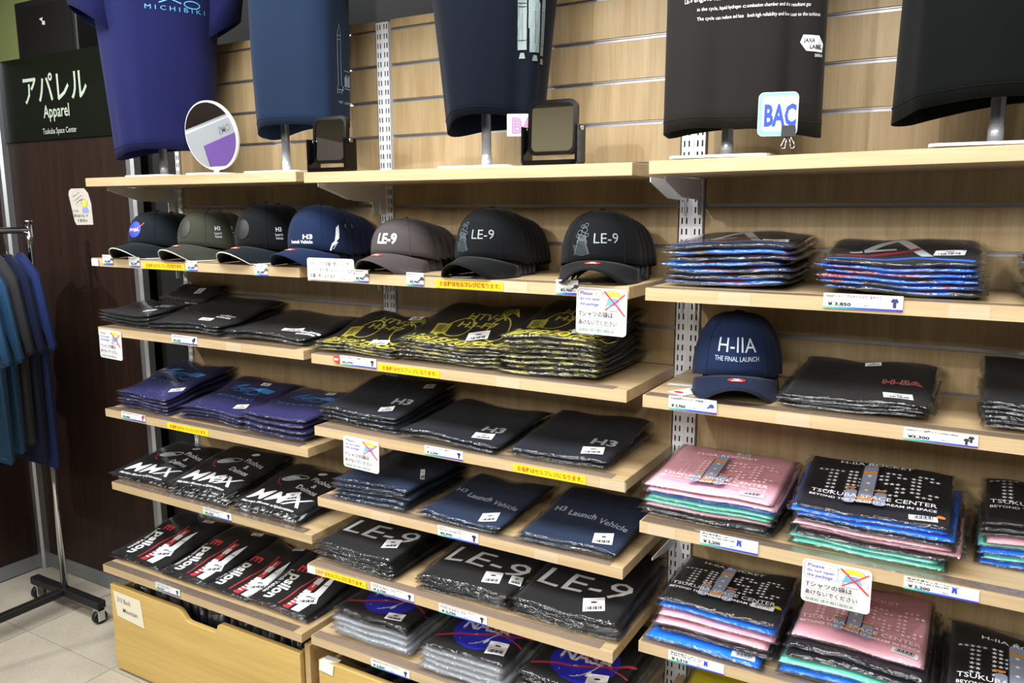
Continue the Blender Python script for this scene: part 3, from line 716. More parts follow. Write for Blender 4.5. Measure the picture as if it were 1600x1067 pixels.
stack('R4', 1.510, 1.76, -.280, .050, .080, [('navy tee', C_INK), ('navy tee', C_INK), ('black rocket tee', C_BLACK, d_tksc())],
      'lower stack at the right edge', G('in mixed colours lower right'), 49)
stack('R5', 1.00, 1.23, -.295, .10, .11, [('bright yellow tee', C_YELLOW)]*5, 'bottom shelf left pile', G('bright yellow'), 50)
stack('R5', 1.29, 1.52, -.295, .10, .11, [('bright yellow tee', C_YELLOW)]*5, 'bottom shelf right pile', G('bright yellow'), 51)

# ------------------------------------------------------------------ caps
def cap(loc, rz, mat, visor_mat, trim_mat, label, group, H=.150, ax=.092, ay=.086, front=None, side=None, sticker_=None, vis=.074, brim_sticker=None, scale=1.0, nested=False):
    r = empty('baseball_cap', loc, rz); tag(r, label, 'cap', group); r.scale = (scale,)*3
    zr = .030; n = 40; m = 12
    def rim_z(th): return zr+.016*math.cos(th)
    def P(th, t, l=0):
        """th 0 = front, t 0 rim .. 1 top"""
        a = t*PI/2
        k = math.cos(a)**.70; z0 = rim_z(th); z = z0+(H-z0)*math.sin(a)**.95
        fr = 1+.05*math.cos(th)*math.sin(a)*math.cos(a)*2
        e = .006*math.cos(2*th)
        return ((ax*k*fr+l)*math.sin(th), -(ay*k*fr+e*k+l)*math.cos(th), z+l*math.sin(a))
    V = [P(2*PI*i/n, j/m) for j in range(m) for i in range(n)]; F = []
    V.append((0, 0, H)); top = len(V)-1
    for j in range(m-1):
        for i in range(n): F.append((j*n+i, j*n+(i+1) % n, (j+1)*n+(i+1) % n, (j+1)*n+i))
    for i in range(n): F.append(((m-1)*n+i, (m-1)*n+(i+1) % n, top))
    cr = link('crown', mesh(V, F, True), mat, r)
    so = cr.modifiers.new('cloth', 'SOLIDIFY'); so.thickness = .0016; so.offset = -1
    # brim
    V = []; F = []; A = 18; B = 6; rim = []; TH = 1.22 if not nested else 1.0
    def BP(th, t, l=0):
        x0, y0, z0 = P(th, 0); c = max(0, math.cos(th/TH*PI/2))
        x = x0*(1+.06*t); y = y0-vis*t*c**.55
        z = z0+.001-.012*t-(7.6 if not nested else 5.0)*(x*x)*(.30+.70*t)*(.6+.4*t)
        return (x, y, max(z, .0018)+l)
    for i in range(A+1):
        th = -TH+2*TH*i/A
        for j in range(B+1): V.append(BP(th, j/B))
        rim.append(V[-1])
    for i in range(A):
        for j in range(B):
            a = i*(B+1)+j; F.append((a, a+1, a+B+2, a+B+1))
    br = link('brim', mesh(V, F, True), visor_mat, r)
    so = br.modifiers.new('card', 'SOLIDIFY'); so.thickness = .003; so.offset = 0
    MB().tube([(x, y, z) for x, y, z in rim], .0017, 6).link('brim_edge', trim_mat, r, smooth=True)
    for th in (.72, -.72, 1.75, -1.75, PI):
        MB().tube([P(th, t/8, .0004) for t in range(9)], .0008, 5, False).link('panel_seam', visor_mat, r, smooth=True)
    b = MB(); b.tube([(0, 0, H-.001), (0, 0, H+.002), (0, 0, H+.0045)], [.0075, .0065, .003], 12).link('top_button', mat, r, smooth=True)
    # eyelets
    for th in (-.62, .62):
        x, y, z = P(th, .62, .0006); MB().tube([(x, y, z), (x*1.012, y*1.012, z+.0004)], .0032, 8).link('eyelet', visor_mat, r)
    def onto(th0):
        def fn(x, z, l):
            th = th0+x/ax; z0 = rim_z(th); zz = min(max((z-z0)/(H-z0), 0), .995); t = math.asin(zz**(1/.95))/(PI/2)
            return P(th0+x/ax, t, .0009+l)
        return fn
    if front: front.emit('embroidery', onto(0), r, fine=.012)
    if side: side.emit('side_print', onto(PI*.36), r, fine=.012)
    if brim_sticker:
        bf = lambda x, y, l: BP(x/ax, .40-y/vis, .0030+l)
        brim_sticker.emit('brim_sticker', bf, r, fine=.01)
    return r
def d_oval(c='d8321f'):
    d = Draw(); d.ell(0, 0, .017, .0085, c); d.text('SAMPLE', 0, -.006, .006, 'f6f2ee', w=.020, bold=.02); d.rect(-.006, .006, .001, .0045, 'f6f2ee'); return d
def d_side():
    d = Draw(); c = 'dfe3ea'
    d.poly([(-.004, .060), (.012, .072), (.018, .108), (.006, .100)], c); d.rect(-.010, .004, .056, .064, c, .6); d.rect(-.014, -.010, .040, .060, c, -.35)
    for k in range(5): d.rect(-.008+k*.003, -.005+k*.003, .045+k*.004, .047+k*.004, c)
    return d
def d_sideh3():
    d = Draw(); d.text('H3', 0, .088, .016, 'c9ccd2', w=.018, bold=.02); d.text('Launch', 0, .076, .010, 'c9ccd2', w=.022); d.text('Vehicle', 0, .066, .010, 'c9ccd2', w=.022); return d
def d_engine(ox, c='5d6b74'):
    d = Draw()
    for k in range(7): d.line([(ox-.020-.0012*k+.004, .060+k*.003), (ox+.001, .058+k*.0032), (ox+.019-.001*k, .063+k*.003)], .0007, c)
    for k in range(4): d.ring(ox, .085+k*.003, .013-.0015*k, .004, .0008, c)
    for (x, y, a) in ((-.008, .105, .006), (.004, .110, .007), (.010, .100, .005), (-.002, .096, .006), (.006, .120, .005), (-.012, .097, .004), (-.004, .117, .004)): d.ring(ox+x, y, a, a*.7, .0008, c)
    d.line([(ox-.016, .058), (ox-.010, .080), (ox-.008, .098)], .001, c); d.line([(ox+.017, .062), (ox+.010, .082), (ox+.009, .1)], .001, c)
    return d
def d_text(t, x, y, s, c, w=None, bold=.02, rot=0):
    d = Draw(); d.text(t, x, y, s, c, w, bold, rot=rot); return d
def d_badge():
    d = Draw(); d.ell(0, .088, .026, .024, '2a3fc4'); d.text('NASA', 0, .083, .012, 'eef0f6', w=.040, bold=.02)
    d.line([(-.026, .080), (0, .087), (.022, .096), (.034, .108)], .0028, 'cf2f45'); return d
def d_patch(c):
    d = Draw(); d.ell(-.004, .094, .027, .027, c); 
    for k in range(3): d.ring(-.004, .094, .021-.006*k, .021-.006*k, .0009, '17181a')
    return d
K_BLK = cloth('cap_black_twill', '0c0e10', .8); K_TEAL = cloth('cap_blue_black_twill', '131a20', .8); K_OLV = cloth('cap_olive_twill', '35372e', .85); K_NVY = cloth('cap_navy_twill', '14223f', .8)
K_GRY = cloth('cap_grey_twill', '454040', .85); K_NV2 = cloth('cap_deep_navy_twill', '111b33', .8); T_CREAM = cloth('cream_edging', 'c9c5b4'); T_BLK = cloth('black_edging', '1c1e20')
def cap_stack(x, y0, z, n, step, drop, mats, label, group, rz=0, dx=0, **kw):
    for i in range(n):
        q = dict(kw)
        if i: q.pop('brim_sticker', None); q['nested'] = True
        if i > 1 and 'front' in q: q.pop('front')
        o = ('frontmost ', 'second ', 'third ', 'fourth ', 'fifth ', 'sixth ')[i] if n > 1 else ''
        cap((x+dx*i, y0+step*i, z+.001), rz, *mats, (o+label).strip(), group, H=kw.get('H', .15)-drop*i, **{k: v for k, v in q.items() if k != 'H'})
zc = 1.3912; zm = 1.3848
cap_stack(-.748, -.190, zc, 2, .052, .004, (K_TEAL, K_TEAL, T_CREAM), 'dark cap with round blue badge at the left shelf end', 'caps with a blue badge', front=d_badge(), H=.142, rz=.05)
cap_stack(-.520, -.185, zc, 2, .045, .004, (K_OLV, K_OLV, T_CREAM), 'olive green cap with dark round patch', 'olive caps', front=d_patch('2c2d29'), side=d_sideh3(), H=.146, brim_sticker=d_oval())
cap_stack(-.268, -.190, zc, 2, .045, .004, (K_BLK, K_TEAL, T_CREAM), 'black cap with tonal patch between olive and navy caps', 'black caps with a tonal patch', front=d_patch('121417'), side=d_sideh3(), H=.166, brim_sticker=d_oval())
cap_stack(-.068, -.185, zc, 5, .028, .007, (K_NVY, K_NVY, K_NVY), 'navy cap with white side rocket print above handwritten card', 'navy caps with side prints', side=d_side(), H=.160,
          front=two(d_text('H3', .032, .072, .016, 'eef0f4', w=.026, bold=.03), d_text('Launch Vehicle', .012, .060, .012, 'eef0f4', w=.066, bold=.02)), brim_sticker=d_oval())
cap_stack(.218, -.180, zm, 4, .030, .006, (K_GRY, K_GRY, K_GRY), 'grey cap with white lettering in the grey row', 'grey caps', H=.132,
          front=d_text('LE-9', .008, .072, .034, 'f0f0f0', w=.056, bold=.03), brim_sticker=d_oval())
cap_stack(.488, -.195, zm, 6, .022, .005, (K_BLK, K_BLK, K_BLK), 'black engine print cap in the left black row', 'left row of black engine caps', H=.158,
          front=two(d_text('LE-9', .026, .088, .030, '7f888d', w=.054, bold=.0), d_engine(-.028)))
cap_stack(.772, -.195, zm, 4, .028, .006, (K_BLK, K_BLK, K_BLK), 'black engine print cap in the right black row beside notice', 'right row of black engine caps', H=.152, rz=.25,
          front=two(d_text('LE-9', .024, .084, .030, '7f888d', w=.054, bold=.0), d_engine(-.030)), brim_sticker=d_oval())
cap_stack(1.072, -.175, 1.1637, 2, .038, .006, (K_NVY, K_NV2, T_BLK), 'navy cap with white final launch lettering above price tag', 'navy caps on the right shelf', H=.165, rz=.28, ax=.088, ay=.084,
          front=two(d_text('H-ⅡA', 0, .094, .040, 'a3adba', w=.078, bold=.0), d_text('THE FINAL LAUNCH', 0, .076, .014, 'a3adba', w=.088, bold=.004)), brim_sticker=d_oval())
def loose_tag(name, x, y, z, w, h, rz, label, red=True):
    r = empty(name, (x, y, z+.0012), rz); tag(r, label, 'hang tag')
    MB().box(-w/2, w/2, -h/2, h/2, 0, .0006).link('card', M_WHITE, r)
    d = Draw()
    if red: d.ell(-w*.1, -h*.3, w*.28, h*.10, 'd8321f')
    for k in range(4): d.rect(-w*.3, w*.3, h*.05+k*h*.1, h*.07+k*h*.1, 'b9bcc2')
    d.emit('print', lambda a, b, l: (a, b, .0009+l), r)
loose_tag('hang_tag', .995, -.245, 1.1637, .045, .075, -.5, 'white hang tag with red oval lying left of the lettered navy cap')
loose_tag('hang_tag', .965, -.190, 1.1637, .065, .022, .1, 'narrow blank white slip behind the red oval hang tag', False)
loose_tag('hang_tag', .765, -.290, zm, .045, .035, .5, 'white and red hang tag under the right black cap brim')
loose_tag('hang_tag', .465, -.290, zm, .05, .03, .2, 'white slip under the brim of the left black cap', False)

# ------------------------------------------------------------------ display tees on stands
def tee(loc, rz, mat, label, zb, a0, a1, b0, ex=2.6, front=None, fold=(), hem=.010, sleeves=True, seed=1, ztop=2.42, sdrop=0):
    r = empty('display_tshirt', (loc[0], loc[1], 0), rz); tag(r, label, 'display tee')
    n = 72; m = 20; rr = random.Random(seed); p1, p2 = rr.uniform(0, 6), rr.uniform(0, 6)
    arm = 2.13
    tab = []
    def sec(th, z):
        t = min(1, max(0, (z-zb)/(arm-zb))); a = lerp(a0, a1, t)
        if z > arm+.10:
            q = min(1, (z-arm-.10)/(ztop-arm-.10)); a *= 1-.62*q**1.7
        b = b0*(1+.12*math.sin(PI*t)); 
        if z > arm+.10: b *= 1-.30*q**2
        c, s = math.cos(th), math.sin(th)
        x = a*math.copysign(abs(c)**(2/ex), c); y = b*math.copysign(abs(s)**(2/ex), s)
        k = (1-t)*.9+.25
        for (ft, fw, fa) in fold:
            dth = (th-ft+PI) % (2*PI)-PI
            y += -fa*k*math.exp(-(dth/fw)**2)*math.copysign(1, -s)*-1 if False else 0
            q2 = 1+fa*k*math.exp(-(dth/fw)**2); x *= q2; y *= q2
        w = 1+k*(.018*math.sin(5*th+p1+z*2)+.012*math.sin(9*th+p2-z*3))
        zz = z + (1-t)**6*(-hem*math.cos(2*th+.6)+hem*.8*math.sin(th+p1))
        return (x*w, y*w, zz)
    V = []; F = []
    for j in range(m+1):
        z = lerp(zb, ztop, j/m)
        V += [sec(2*PI*i/n, z) for i in range(n)]
    for j in range(m):
        for i in range(n): F.append((j*n+i, j*n+(i+1) % n, (j+1)*n+(i+1) % n, (j+1)*n+i))
    o = link('body', mesh(V, F, True), mat, r); so = o.modifiers.new('cloth', 'SOLIDIFY'); so.thickness = .0018; so.offset = -1
    hm = [tuple(Vector(sec(2*PI*i/n, zb+.022))*1) for i in range(n+1)]
    hm = [(x*1.004, y*1.004, z) for x, y, z in hm]
    MB().tube(hm, .0009, 4, False).link('hem_stitching', mat, r, smooth=True)
    if sleeves:
        for s in (-1, 1):
            V = []; F = []; k = 20
            pts = [(Vector((s*(a1-.05), 0, 2.27)), .085, .075), (Vector((s*(a1+.02), 0, 2.24)), .088, .075), (Vector((s*(a1+.055-sdrop*.6), -.012, 2.19-sdrop*.5)), .078, .066), (Vector((s*(a1+.090-sdrop*1.2), -.022, 2.145-sdrop)), .074, .064)]
            ax_ = Vector((s*.55, 0, -.84)).normalized(); u = Vector((s*.84, 0, .55)).normalized(); w = Vector((0, 1, 0))
            for c, ra, rb in pts:
                V += [tuple(c+u*ra*math.cos(2*PI*i/k)*1.0+w*rb*math.sin(2*PI*i/k)) for i in range(k)]
            for j in range(len(pts)-1):
                for i in range(k): F.append((j*k+i, j*k+(i+1) % k, (j+1)*k+(i+1) % k, (j+1)*k+i))
            so_ = link('sleeve', mesh(V, F, True), mat, r); q = so_.modifiers.new('cloth', 'SOLIDIFY'); q.thickness = .0018
    MB().tube([tuple(Vector(sec(2*PI*i/n, ztop))) for i in range(n+1)], .006, 6, False).link('collar', mat, r, smooth=True)
    if front:
        per = {}
        def fn(x, z, l):
            # x runs along the outside of the shirt measured from the middle of its front, z is height
            zk = round(z, 2)
            if zk not in per:
                L = [0]; ps = [sec(-PI/2+PI*i/60*1.0, zk) for i in range(61)]
                for q0, q1 in zip(ps, ps[1:]): L.append(L[-1]+math.hypot(q1[0]-q0[0], q1[1]-q0[1]))
                per[zk] = L
            L = per[zk]; ax_ = abs(x); i = 0
            while i < 59 and L[i+1] < ax_: i += 1
            th = PI*(i+(ax_-L[i])/max(L[i+1]-L[i], 1e-6))/60
            a, b, c = sec(-PI/2+(th if x > 0 else -th), z)
            k = 1+(.0016+l)/max(.05, math.hypot(a, b)); return (a*k, b*k, z)
        front.emit('printed_design', fn, r, fine=.02)
    return r
def stand(x, y, z, label):
    r = empty('display_stand', (x, y, z)); tag(r, label, 'display stand', 'tee display stands')
    MB().prism(rrect(-.10, .10, -.075, .075, .02), 'z', .0008, .006).link('base_plate', M_PLATE, r)
    MB().tube([(0, 0, .006), (0, 0, .011), (0, 0, .012), (0, 0, .035), (0, 0, .0355), (0, 0, .46)], [.007, .007, .0125, .0125, .0115, .0115], 16).link('pole', plain('satin_pole', 'c9ccd2', .33, .55), r, smooth=True)
    V = MB(); V.tube([(0, 0, .46), (0, 0, .50), (0, 0, .62), (0, 0, .70), (0, 0, .74)], [.03, .07, .10, .085, .03], 16).link('bust_form', plain('grey_bust_form', '8a8a8a', .7), r, smooth=True)
TOPY = -.19
s1p = Draw(); s1p.T = lambda x, z: (x, z-.085); s1p.text('M I C H I B I K I', .045, 2.192, .018, '4f9fd0', w=.165, bold=0); s1p.ring(.09, 2.215, .022, .010, .0025, '59b6e0'); s1p.line([(.0, 2.212), (.03, 2.225), (.06, 2.215)], .003, '59b6e0')
s2p = Draw(); s2p.T = lambda x, z: (x-.012, z); c = '93a2b5'
s2p.line([(.172, 1.86), (.172, 1.99), (.180, 2.015), (.188, 1.99), (.188, 1.86)], .0016, c); s2p.line([(.172, 1.985), (.188, 1.985)], .0016, c); s2p.line([(.172, 1.975), (.188, 1.975)], .0014, c)
s2p.line([(.168, 1.85), (.192, 1.85)], .0016, c); s2p.line([(.168, 1.86), (.166, 1.84), (.176, 1.845), (.186, 1.84), (.192, 1.86)], .0014, c)
for k in range(4): s2p.rect(.197+k*.007, .2015+k*.007, 1.86, 1.885+.006*(k % 2), c)
s2p.line([(.195, 1.855), (.225, 1.855)], .0016, c); s2p.line([(.195, 1.90), (.222, 1.90)], .0014, c)
s2p.text('FIRST LAUNCH', .197, 1.815, .010, c, w=.055)
s3p = Draw(); s3p.T = lambda x, z: (x+.028, z+.055); g = '6f7d7c'; k_ = '2a3440'
s3p.rect(.050, .074, 1.875, 2.12, g); s3p.poly([(.074, 1.985), (.088, 1.97), (.088, 1.955), (.074, 1.965)], 'd8dedc'); s3p.poly([(.050, 1.99), (.036, 2.0), (.036, 1.992), (.050, 1.98)], 'd8dedc')
for (x0, x1, za, zt) in ((.026, .046, 1.83, 1.955), (.052, .076, 1.825, 1.945), (.080, .092, 1.82, 1.945)):
    xm = (x0+x1)/2
    s3p.poly([(x0, za), (x0, zt-.02), (xm-.004, zt), (xm+.004, zt), (x1, zt-.02), (x1, za)], g)
    s3p.line([(x0, zt-.028), (x1, zt-.028)], .0016, k_); s3p.line([(x0, zt-.035), (x1, zt-.035)], .0012, k_); s3p.line([(x0, za+.02), (x1, za+.02)], .0012, k_)
    s3p.line([(xm, za+.02), (xm, zt-.035)], .0010, k_)
    s3p.poly([(xm-.004, za-.006), (xm+.004, za-.006), (xm+.007, za-.018), (xm-.007, za-.018)], g)
for q, ch in enumerate('JAPAN'): s3p.text(ch, .062, 2.045-q*.022, .016, k_, bold=.03)
s4p = Draw(); w_ = 'd4d4d4'; s4p.T = lambda x, z: (x-.028, z-.062)
s4p.text('LE-9 engine for the H3 launch vehicle', -.0, 1.985, .011, w_, w=.17, bold=.005); s4p.text('in the cycle, liquid hydrogen combustion chamber and the resultant gas', .045, 1.968, .009, w_, w=.20, bold=.005)
s4p.text('The cycle can reduce and has both high reliability and low cost to the turbines', .055, 1.951, .009, w_, w=.22, bold=.005); s4p.line([(.06, 2.005), (.17, 1.995)], .0016, w_)
s4p.poly([(.130, 1.905), (.135, 1.918), (.166, 1.917), (.178, 1.903), (.176, 1.888), (.142, 1.890)], 'e2e6ea'); s4p.text('JAXA', .147, 1.905, .010, '24262a', w=.022, bold=.03); s4p.text('LABEL', .161, 1.894, .010, '24262a', w=.026, bold=.03); s4p.text('DESIGN', .168, 1.880, .007, 'e2e6ea', w=.018, bold=.02)
T1 = cloth('violet_display_cotton', '191c48'); T2 = cloth('slate_display_cotton', '16253b'); T3 = cloth('navy_display_cotton', '070d19'); T4 = cloth('charcoal_display_cotton', '1f1d1b'); T5 = cloth('green_black_cotton', '030505')
stand(-.700, TOPY, 1.6377, 'chrome stand and white base under the violet blue display tee')
tee((-.680, TOPY), .98, T1, 'violet blue display tee with short sleeves at the far left', 1.708, .138, .172, .10, 2.3, s1p, ((-2.5, .25, .05), (-2.0, .15, .05)), .012, True, 3, sdrop=.075)
stand(-.180, TOPY, 1.6377, 'chrome stand and white base under the slate blue display tee')
tee((-.110, TOPY), .20, T2, 'slate blue display tee with outlined rocket near its right edge', 1.752, .122, .130, .075, 3.4, s2p, ((-2.2, .3, .03),), .012, True, 8)
stand(.470, TOPY, 1.6340, 'chrome stand and white base under the navy rocket display tee')
tee((.495, TOPY), .50, T3, 'dark navy display tee with pale grey rocket print', 1.730, .112, .155, .09, 2.6, s3p, ((-1.2, .12, -.10), (-.9, .2, .05)), .012, True, 12)
stand(1.040, TOPY, 1.6395, 'chrome stand and white base under the charcoal display tee')
tee((1.065, TOPY), .25, T4, 'charcoal display tee with white text lines and blue card', 1.690, .148, .150, .085, 3.0, s4p, ((-1.75, .1, -.06), (-1.1, .12, -.08)), .010, True, 15)
stand(1.505, TOPY, 1.6455, 'chrome stand and white base under the black display tee')
tee((1.54, TOPY), .05, T5, 'plain black display tee at the right edge', 1.712, .195, .190, .11, 2.3, None, ((-2.4, .15, .05),), .014, True, 21)
# hand drawn cards clipped to the hems
def paper_card(name, poly, loc, rz, draw, label, group=None, cat='paper card', mat=None, curl=0):
    r = empty(name, loc, rz); tag(r, label, cat, group)
    MB().prism(poly, 'y', -.0004, .0004).link('card', mat or M_WHITE, r)
    if draw: draw.emit('drawing', flat(lift=.0007), r)
    return r
d = Draw(); d.poly(rrect(-.034, .034, -.038, .038, .010), '7cc0ec'); d.poly(rrect(-.028, .034, -.030, .032, .007), 'd9def0')
d.text('BAC', .004, -.020, .050, '1f46b8', w=.056, bold=.04, sy=1.05); 0
paper_card('paper_card', rrect(-.035, .035, -.039, .039, .010), (1.158, -.290, 1.712), .28, d, 'white and light blue hand drawn card on the charcoal tee')
d = Draw(); d.text('BA', .004, -.016, .044, '24304a', w=.054, bold=.045); d.text('BA', .004, -.016, .044, 'e87fb0', w=.052, bold=.02)
paper_card('paper_card', rrect(-.034, .034, -.024, .024, .002), (.602, -.252, 1.724), .5, d, 'white card with pink letters on the navy tee behind a mirror')
r = empty('binder_clip', (1.178, -.290, 1.681), .28); tag(r, 'black binder clip holding the blue card to the hem', 'clip')
MB().prism([(-.006, -.010), (-.003, .010), (.003, .010), (.006, -.010)], 'x', -.012, .012).link('clip_body', M_BLACK, r)
for s in (-1, 1): MB().tube([(s*.003, -.004, -.008), (s*.007, -.006, -.016), (s*.012, -.007, -.026), (s*.010, -.007, -.031), (s*.005, -.007, -.031), (s*.004, -.006, -.024), (s*.002, -.004, -.008)], .0009, 6).link('wire_handle', M_CHROME, r, smooth=True)

# ------------------------------------------------------------------ mirrors
r = empty('table_mirror', (-.445, -.225, 1.6377), .10); tag(r, 'round white table mirror leaning back on the left top shelf', 'mirror')
MB().prism([(.075*math.cos(t)*1.15, .05*math.sin(t)) for t in [2*PI*i/32 for i in range(32)]], 'z', .0005, .006).link('base_plate', M_PLATE, r)
MB().tube([(0, .018, .006), (0, .040, .06), (0, .034, .105)], .007, 10).link('stem', M_PLATE, r, smooth=True)
fr = empty('mirror_head', (0, .006, .112), 0, .17); fr.parent = r
cir = lambda a, n=48: [(a*math.cos(2*PI*i/n), a*math.sin(2*PI*i/n)) for i in range(n)]
MB().prism(cir(.098), 'y', .0, .010).link('frame', M_PLATE, fr, bevel=.0015); MB().prism(cir(.0935), 'y', -.0016, .0).link('glass', M_MIRROR, fr)
def square_mirror(x, y, z, rz, label):
    r = empty('table_mirror', (x, y, z), rz); tag(r, label, 'mirror', 'square black table mirrors')
    MB().prism(rrect(-.064, .064, -.030, .030, .010), 'z', .0005, .010).link('base', M_GLOSSB, r)
    for s in (-1, 1): MB().box(s*.064-.003, s*.064+.003, -.022, .022, .004, .082).link('side_arm', M_GLOSSB, r, bevel=.0015)
    for s in (-1, 1): MB().tube([(s*.060, 0, .076), (s*.0705, 0, .076)], .005, 12).link('pivot_knob', M_CHROME, r, smooth=True)
    h = empty('mirror_head', (0, 0, .076), 0, -.05); h.parent = r
    R0 = rrect(-.058, .058, -.055, .060, .018, 6); R1 = rrect(-.050, .050, -.047, .052, .013, 6)
    m = MB(); n = len(R0)
    for y_, P_ in ((-.006, R0), (-.006, R1), (.006, R0)): m.v += [(p[0], y_, p[1]) for p in P_]
    for i in range(n):
        j = (i+1) % n; m.f += [(i, j, n+j, n+i), (2*n+i, 2*n+j, j, i)]
    m.f.append(tuple(range(2*n, 3*n)))
    m.link('frame', M_GLOSSB, h, bevel=.0); MB().prism(R1, 'y', -.0045, -.003).link('glass', M_MIRROR, h)
square_mirror(.060, -.272, 1.6340, -.05, 'square black tilting mirror beside the slate blue tee')
square_mirror(.688, -.272, 1.6340, .0, 'square black tilting mirror in front of the navy rocket tee')

# ------------------------------------------------------------------ paper signs and tags
YELT = plain('yellow_label', 'e6cc0c', .5)
def yellow_strip(key, xc, label, w=.183):
    z, dep = SH[key][2], SH[key][3]
    r = empty('yellow_label', (xc, -dep-.0012, z-.0145)); tag(r, label, 'label', 'yellow checkout strips')
    MB().prism(rrect(-w/2, w/2, -.0092, .0092, .002), 'y', -.0004, .0004).link('strip', YELT, r)
    d = Draw(); d.text('お会計はセルフレジになります。', 0.002, -.0042, .0125, 'b02c10', w=w*.90, bold=.03); d.emit('printed_text', flat(lift=.0006), r)
yellow_strip('L1', -.569, 'yellow checkout strip under the olive cap'); yellow_strip('M1', .496, 'yellow checkout strip under the left black caps')
yellow_strip('M2', .319, 'yellow checkout strip under the yellow printed tees'); yellow_strip('L3', -.515, 'yellow checkout strip under the violet blue tees')
yellow_strip('M3', .704, 'yellow checkout strip under the right dark navy tees'); yellow_strip('M5', .108, 'yellow checkout strip half under milky tape', .19)
TEE = [(-.2, -.5), (.2, -.5), (.2, .15), (.32, .02), (.5, .2), (.25, .5), (.1, .5), (0, .42), (-.1, .5), (-.25, .5), (-.5, .2), (-.32, .02), (-.2, .15)]
GRADM = None
def grad():
    global GRADM
    if GRADM: return GRADM
    m, nt, b = base_mat('tag_gradient', '3a55c0', .5)
    tc = N(nt, 'ShaderNodeTexCoord'); sp = N(nt, 'ShaderNodeSeparateXYZ'); nt.links.new(tc.outputs['Generated'], sp.inputs[0])
    nt.links.new(ramp(nt, sp.outputs[0], [(0, '67c48a'), (.22, '2f9fb0'), (.45, '2a58c8'), (1, '3a2f9c')]), b.inputs['Base Color']); GRADM = m; return m
def price_tag(key, xc, w, h, rel, lines, price, icon, label, icol='1d2333', red=None, group='shelf price tags'):
    z, dep = SH[key][2], SH[key][3]
    zc_ = z+rel; off = dep+.0012+(.0012 if rel > -.009 else 0)
    r = empty('price_tag', (xc, -off, zc_)); tag(r, label, 'price tag', group)
    MB().prism([(-w/2, -h/2), (w/2, -h/2), (w/2, h/2), (-w/2, h/2)], 'y', -.0004, .0004).link('card', M_WHITE, r)
    MB().box(-w/2, w/2, -.0007, -.0004, -h/2, -h/2+h*.13).link('colour_band', grad(), r)
    d = Draw(); wide = w > .08
    n = len(lines); ty = h*.5
    fs = h*(.20 if n == 1 else .15)
    for i, t in enumerate(lines):
        d.text(t, -w*.46, ty-fs*1.25*(i+1), fs, '202226', w=(w*.70 if wide else w*.60)*(1 if i == 0 else .8), al='l', bold=.022, sy=1.0)
    d.rect(-w*.46, w*.28, -h*.035, -h*.02, '8a8d94')
    d.text(price, -w*.44 if wide else -w*.30, -h*.30, h*.30, '16181c', al='l', bold=.035, w=w*.30 if wide else w*.55)
    d.text('(税込)', w*.02 if wide else w*.30, -h*.28, h*.15, '3a3d44', al='l', w=w*.09)
    if icon == 'tee': d.poly([(w*.40+x*h*.48, h*.02+y*h*.60) for x, y in TEE], icol)
    if icon == 'tees':
        d.poly([(w*.41+x*h*.44, h*.12+y*h*.5) for x, y in TEE], icol); d.poly([(w*.35+x*h*.44, -h*.08+y*h*.5) for x, y in TEE], icol)
    if icon == 'cap':
        ex = w*.38; k = h*.26
        d.poly([(ex-k*.9, h*.0-.1*k)]+[(ex+.2*k+k*.75*math.cos(t), h*.0+k*.8*math.sin(t)) for t in [PI-i*PI/10 for i in range(11)]]+[(ex+.6*k, -.35*k), (ex+.2*k, -.25*k)], icol); d.ell(ex-.65*k, -.25*k, .55*k, .18*k, icol, .4, 12)
    if icon == 'pants': d.poly([(w*.18+x*h*.34, h*.12+y*h*.42) for x, y in ((-.5, -.5), (-.2, -.5), (0, 0), (.2, -.5), (.5, -.5), (.4, .5), (-.4, .5))], '1f3fc0')
    if red: d.ell(*red, h*.22, h*.24, 'd8321f', n=12)
    d.emit('printed_text', flat(lift=.0008), r)
hat = lambda t: [t]
price_tag('L1', -.832, .050, .029, -.003, ['キャップ'], '¥3,300', 'cap', 'small white price tag left of the blue badge cap', '4a4d58')
price_tag('L1', -.703, .050, .029, -.006, ['キャップ'], '¥3,300', 'cap', 'small white price tag under the blue badge cap', '4a4d58')
price_tag('L1', -.447, .050, .029, -.009, ['キャップ'], '¥3,300', 'cap', 'small white price tag right of the yellow strip and olive cap', '4a4d58')
price_tag('L1', -.168, .050, .030, -.011, ['キャップ'], '¥3,300', 'cap', 'small white price tag under the navy cap', '4a4d58')
price_tag('M1', .179, .050, .031, -.006, ['LE-9キャップ', '(グレー)'], '¥3,960', 'cap', 'small white price tag touching the handwritten cap card', '55504f')
price_tag('M1', .346, .050, .031, -.007, ['LE-9キャップ', '(ブラック)'], '¥3,960', 'cap', 'small white price tag left of the left black caps', '30343a')
price_tag('M1', .746, .052, .031, -.007, ['LE-9キャップ', '(ブラック)'], '¥3,960', 'cap', 'small white price tag above the notice under right black caps', '30343a')
price_tag('L2', -.500, .112, .024, -.009, ['はやぶさ2Tシャツ'], '¥2,420', 'tees', 'white price tag on the shelf of plain black tees')
price_tag('M2', .161, .118, .024, -.007, ['HTV-X1・H3ロケット7号機Tシャツ'], '¥2,970', 'tee', 'white price tag with red burst under the yellow printed tees')
r = empty('red_burst_sticker', (.092, -D1-.0052, 1.1676-.006)); tag(r, 'small red burst sticker left of the yellow tee price tag', 'sticker')
MB().prism([((.0115 if i % 2 else .0095)*math.cos(2*PI*i/28), (.0115 if i % 2 else .0095)*math.sin(2*PI*i/28)) for i in range(28)], 'y', -.0003, .0003).link('burst', ink('d8342c'), r)
dd_ = Draw(); dd_.text('NEW', 0, -.003, .008, 'f6e6e0', w=.014, bold=.03); dd_.emit('printed_text', flat(lift=.0005), r)
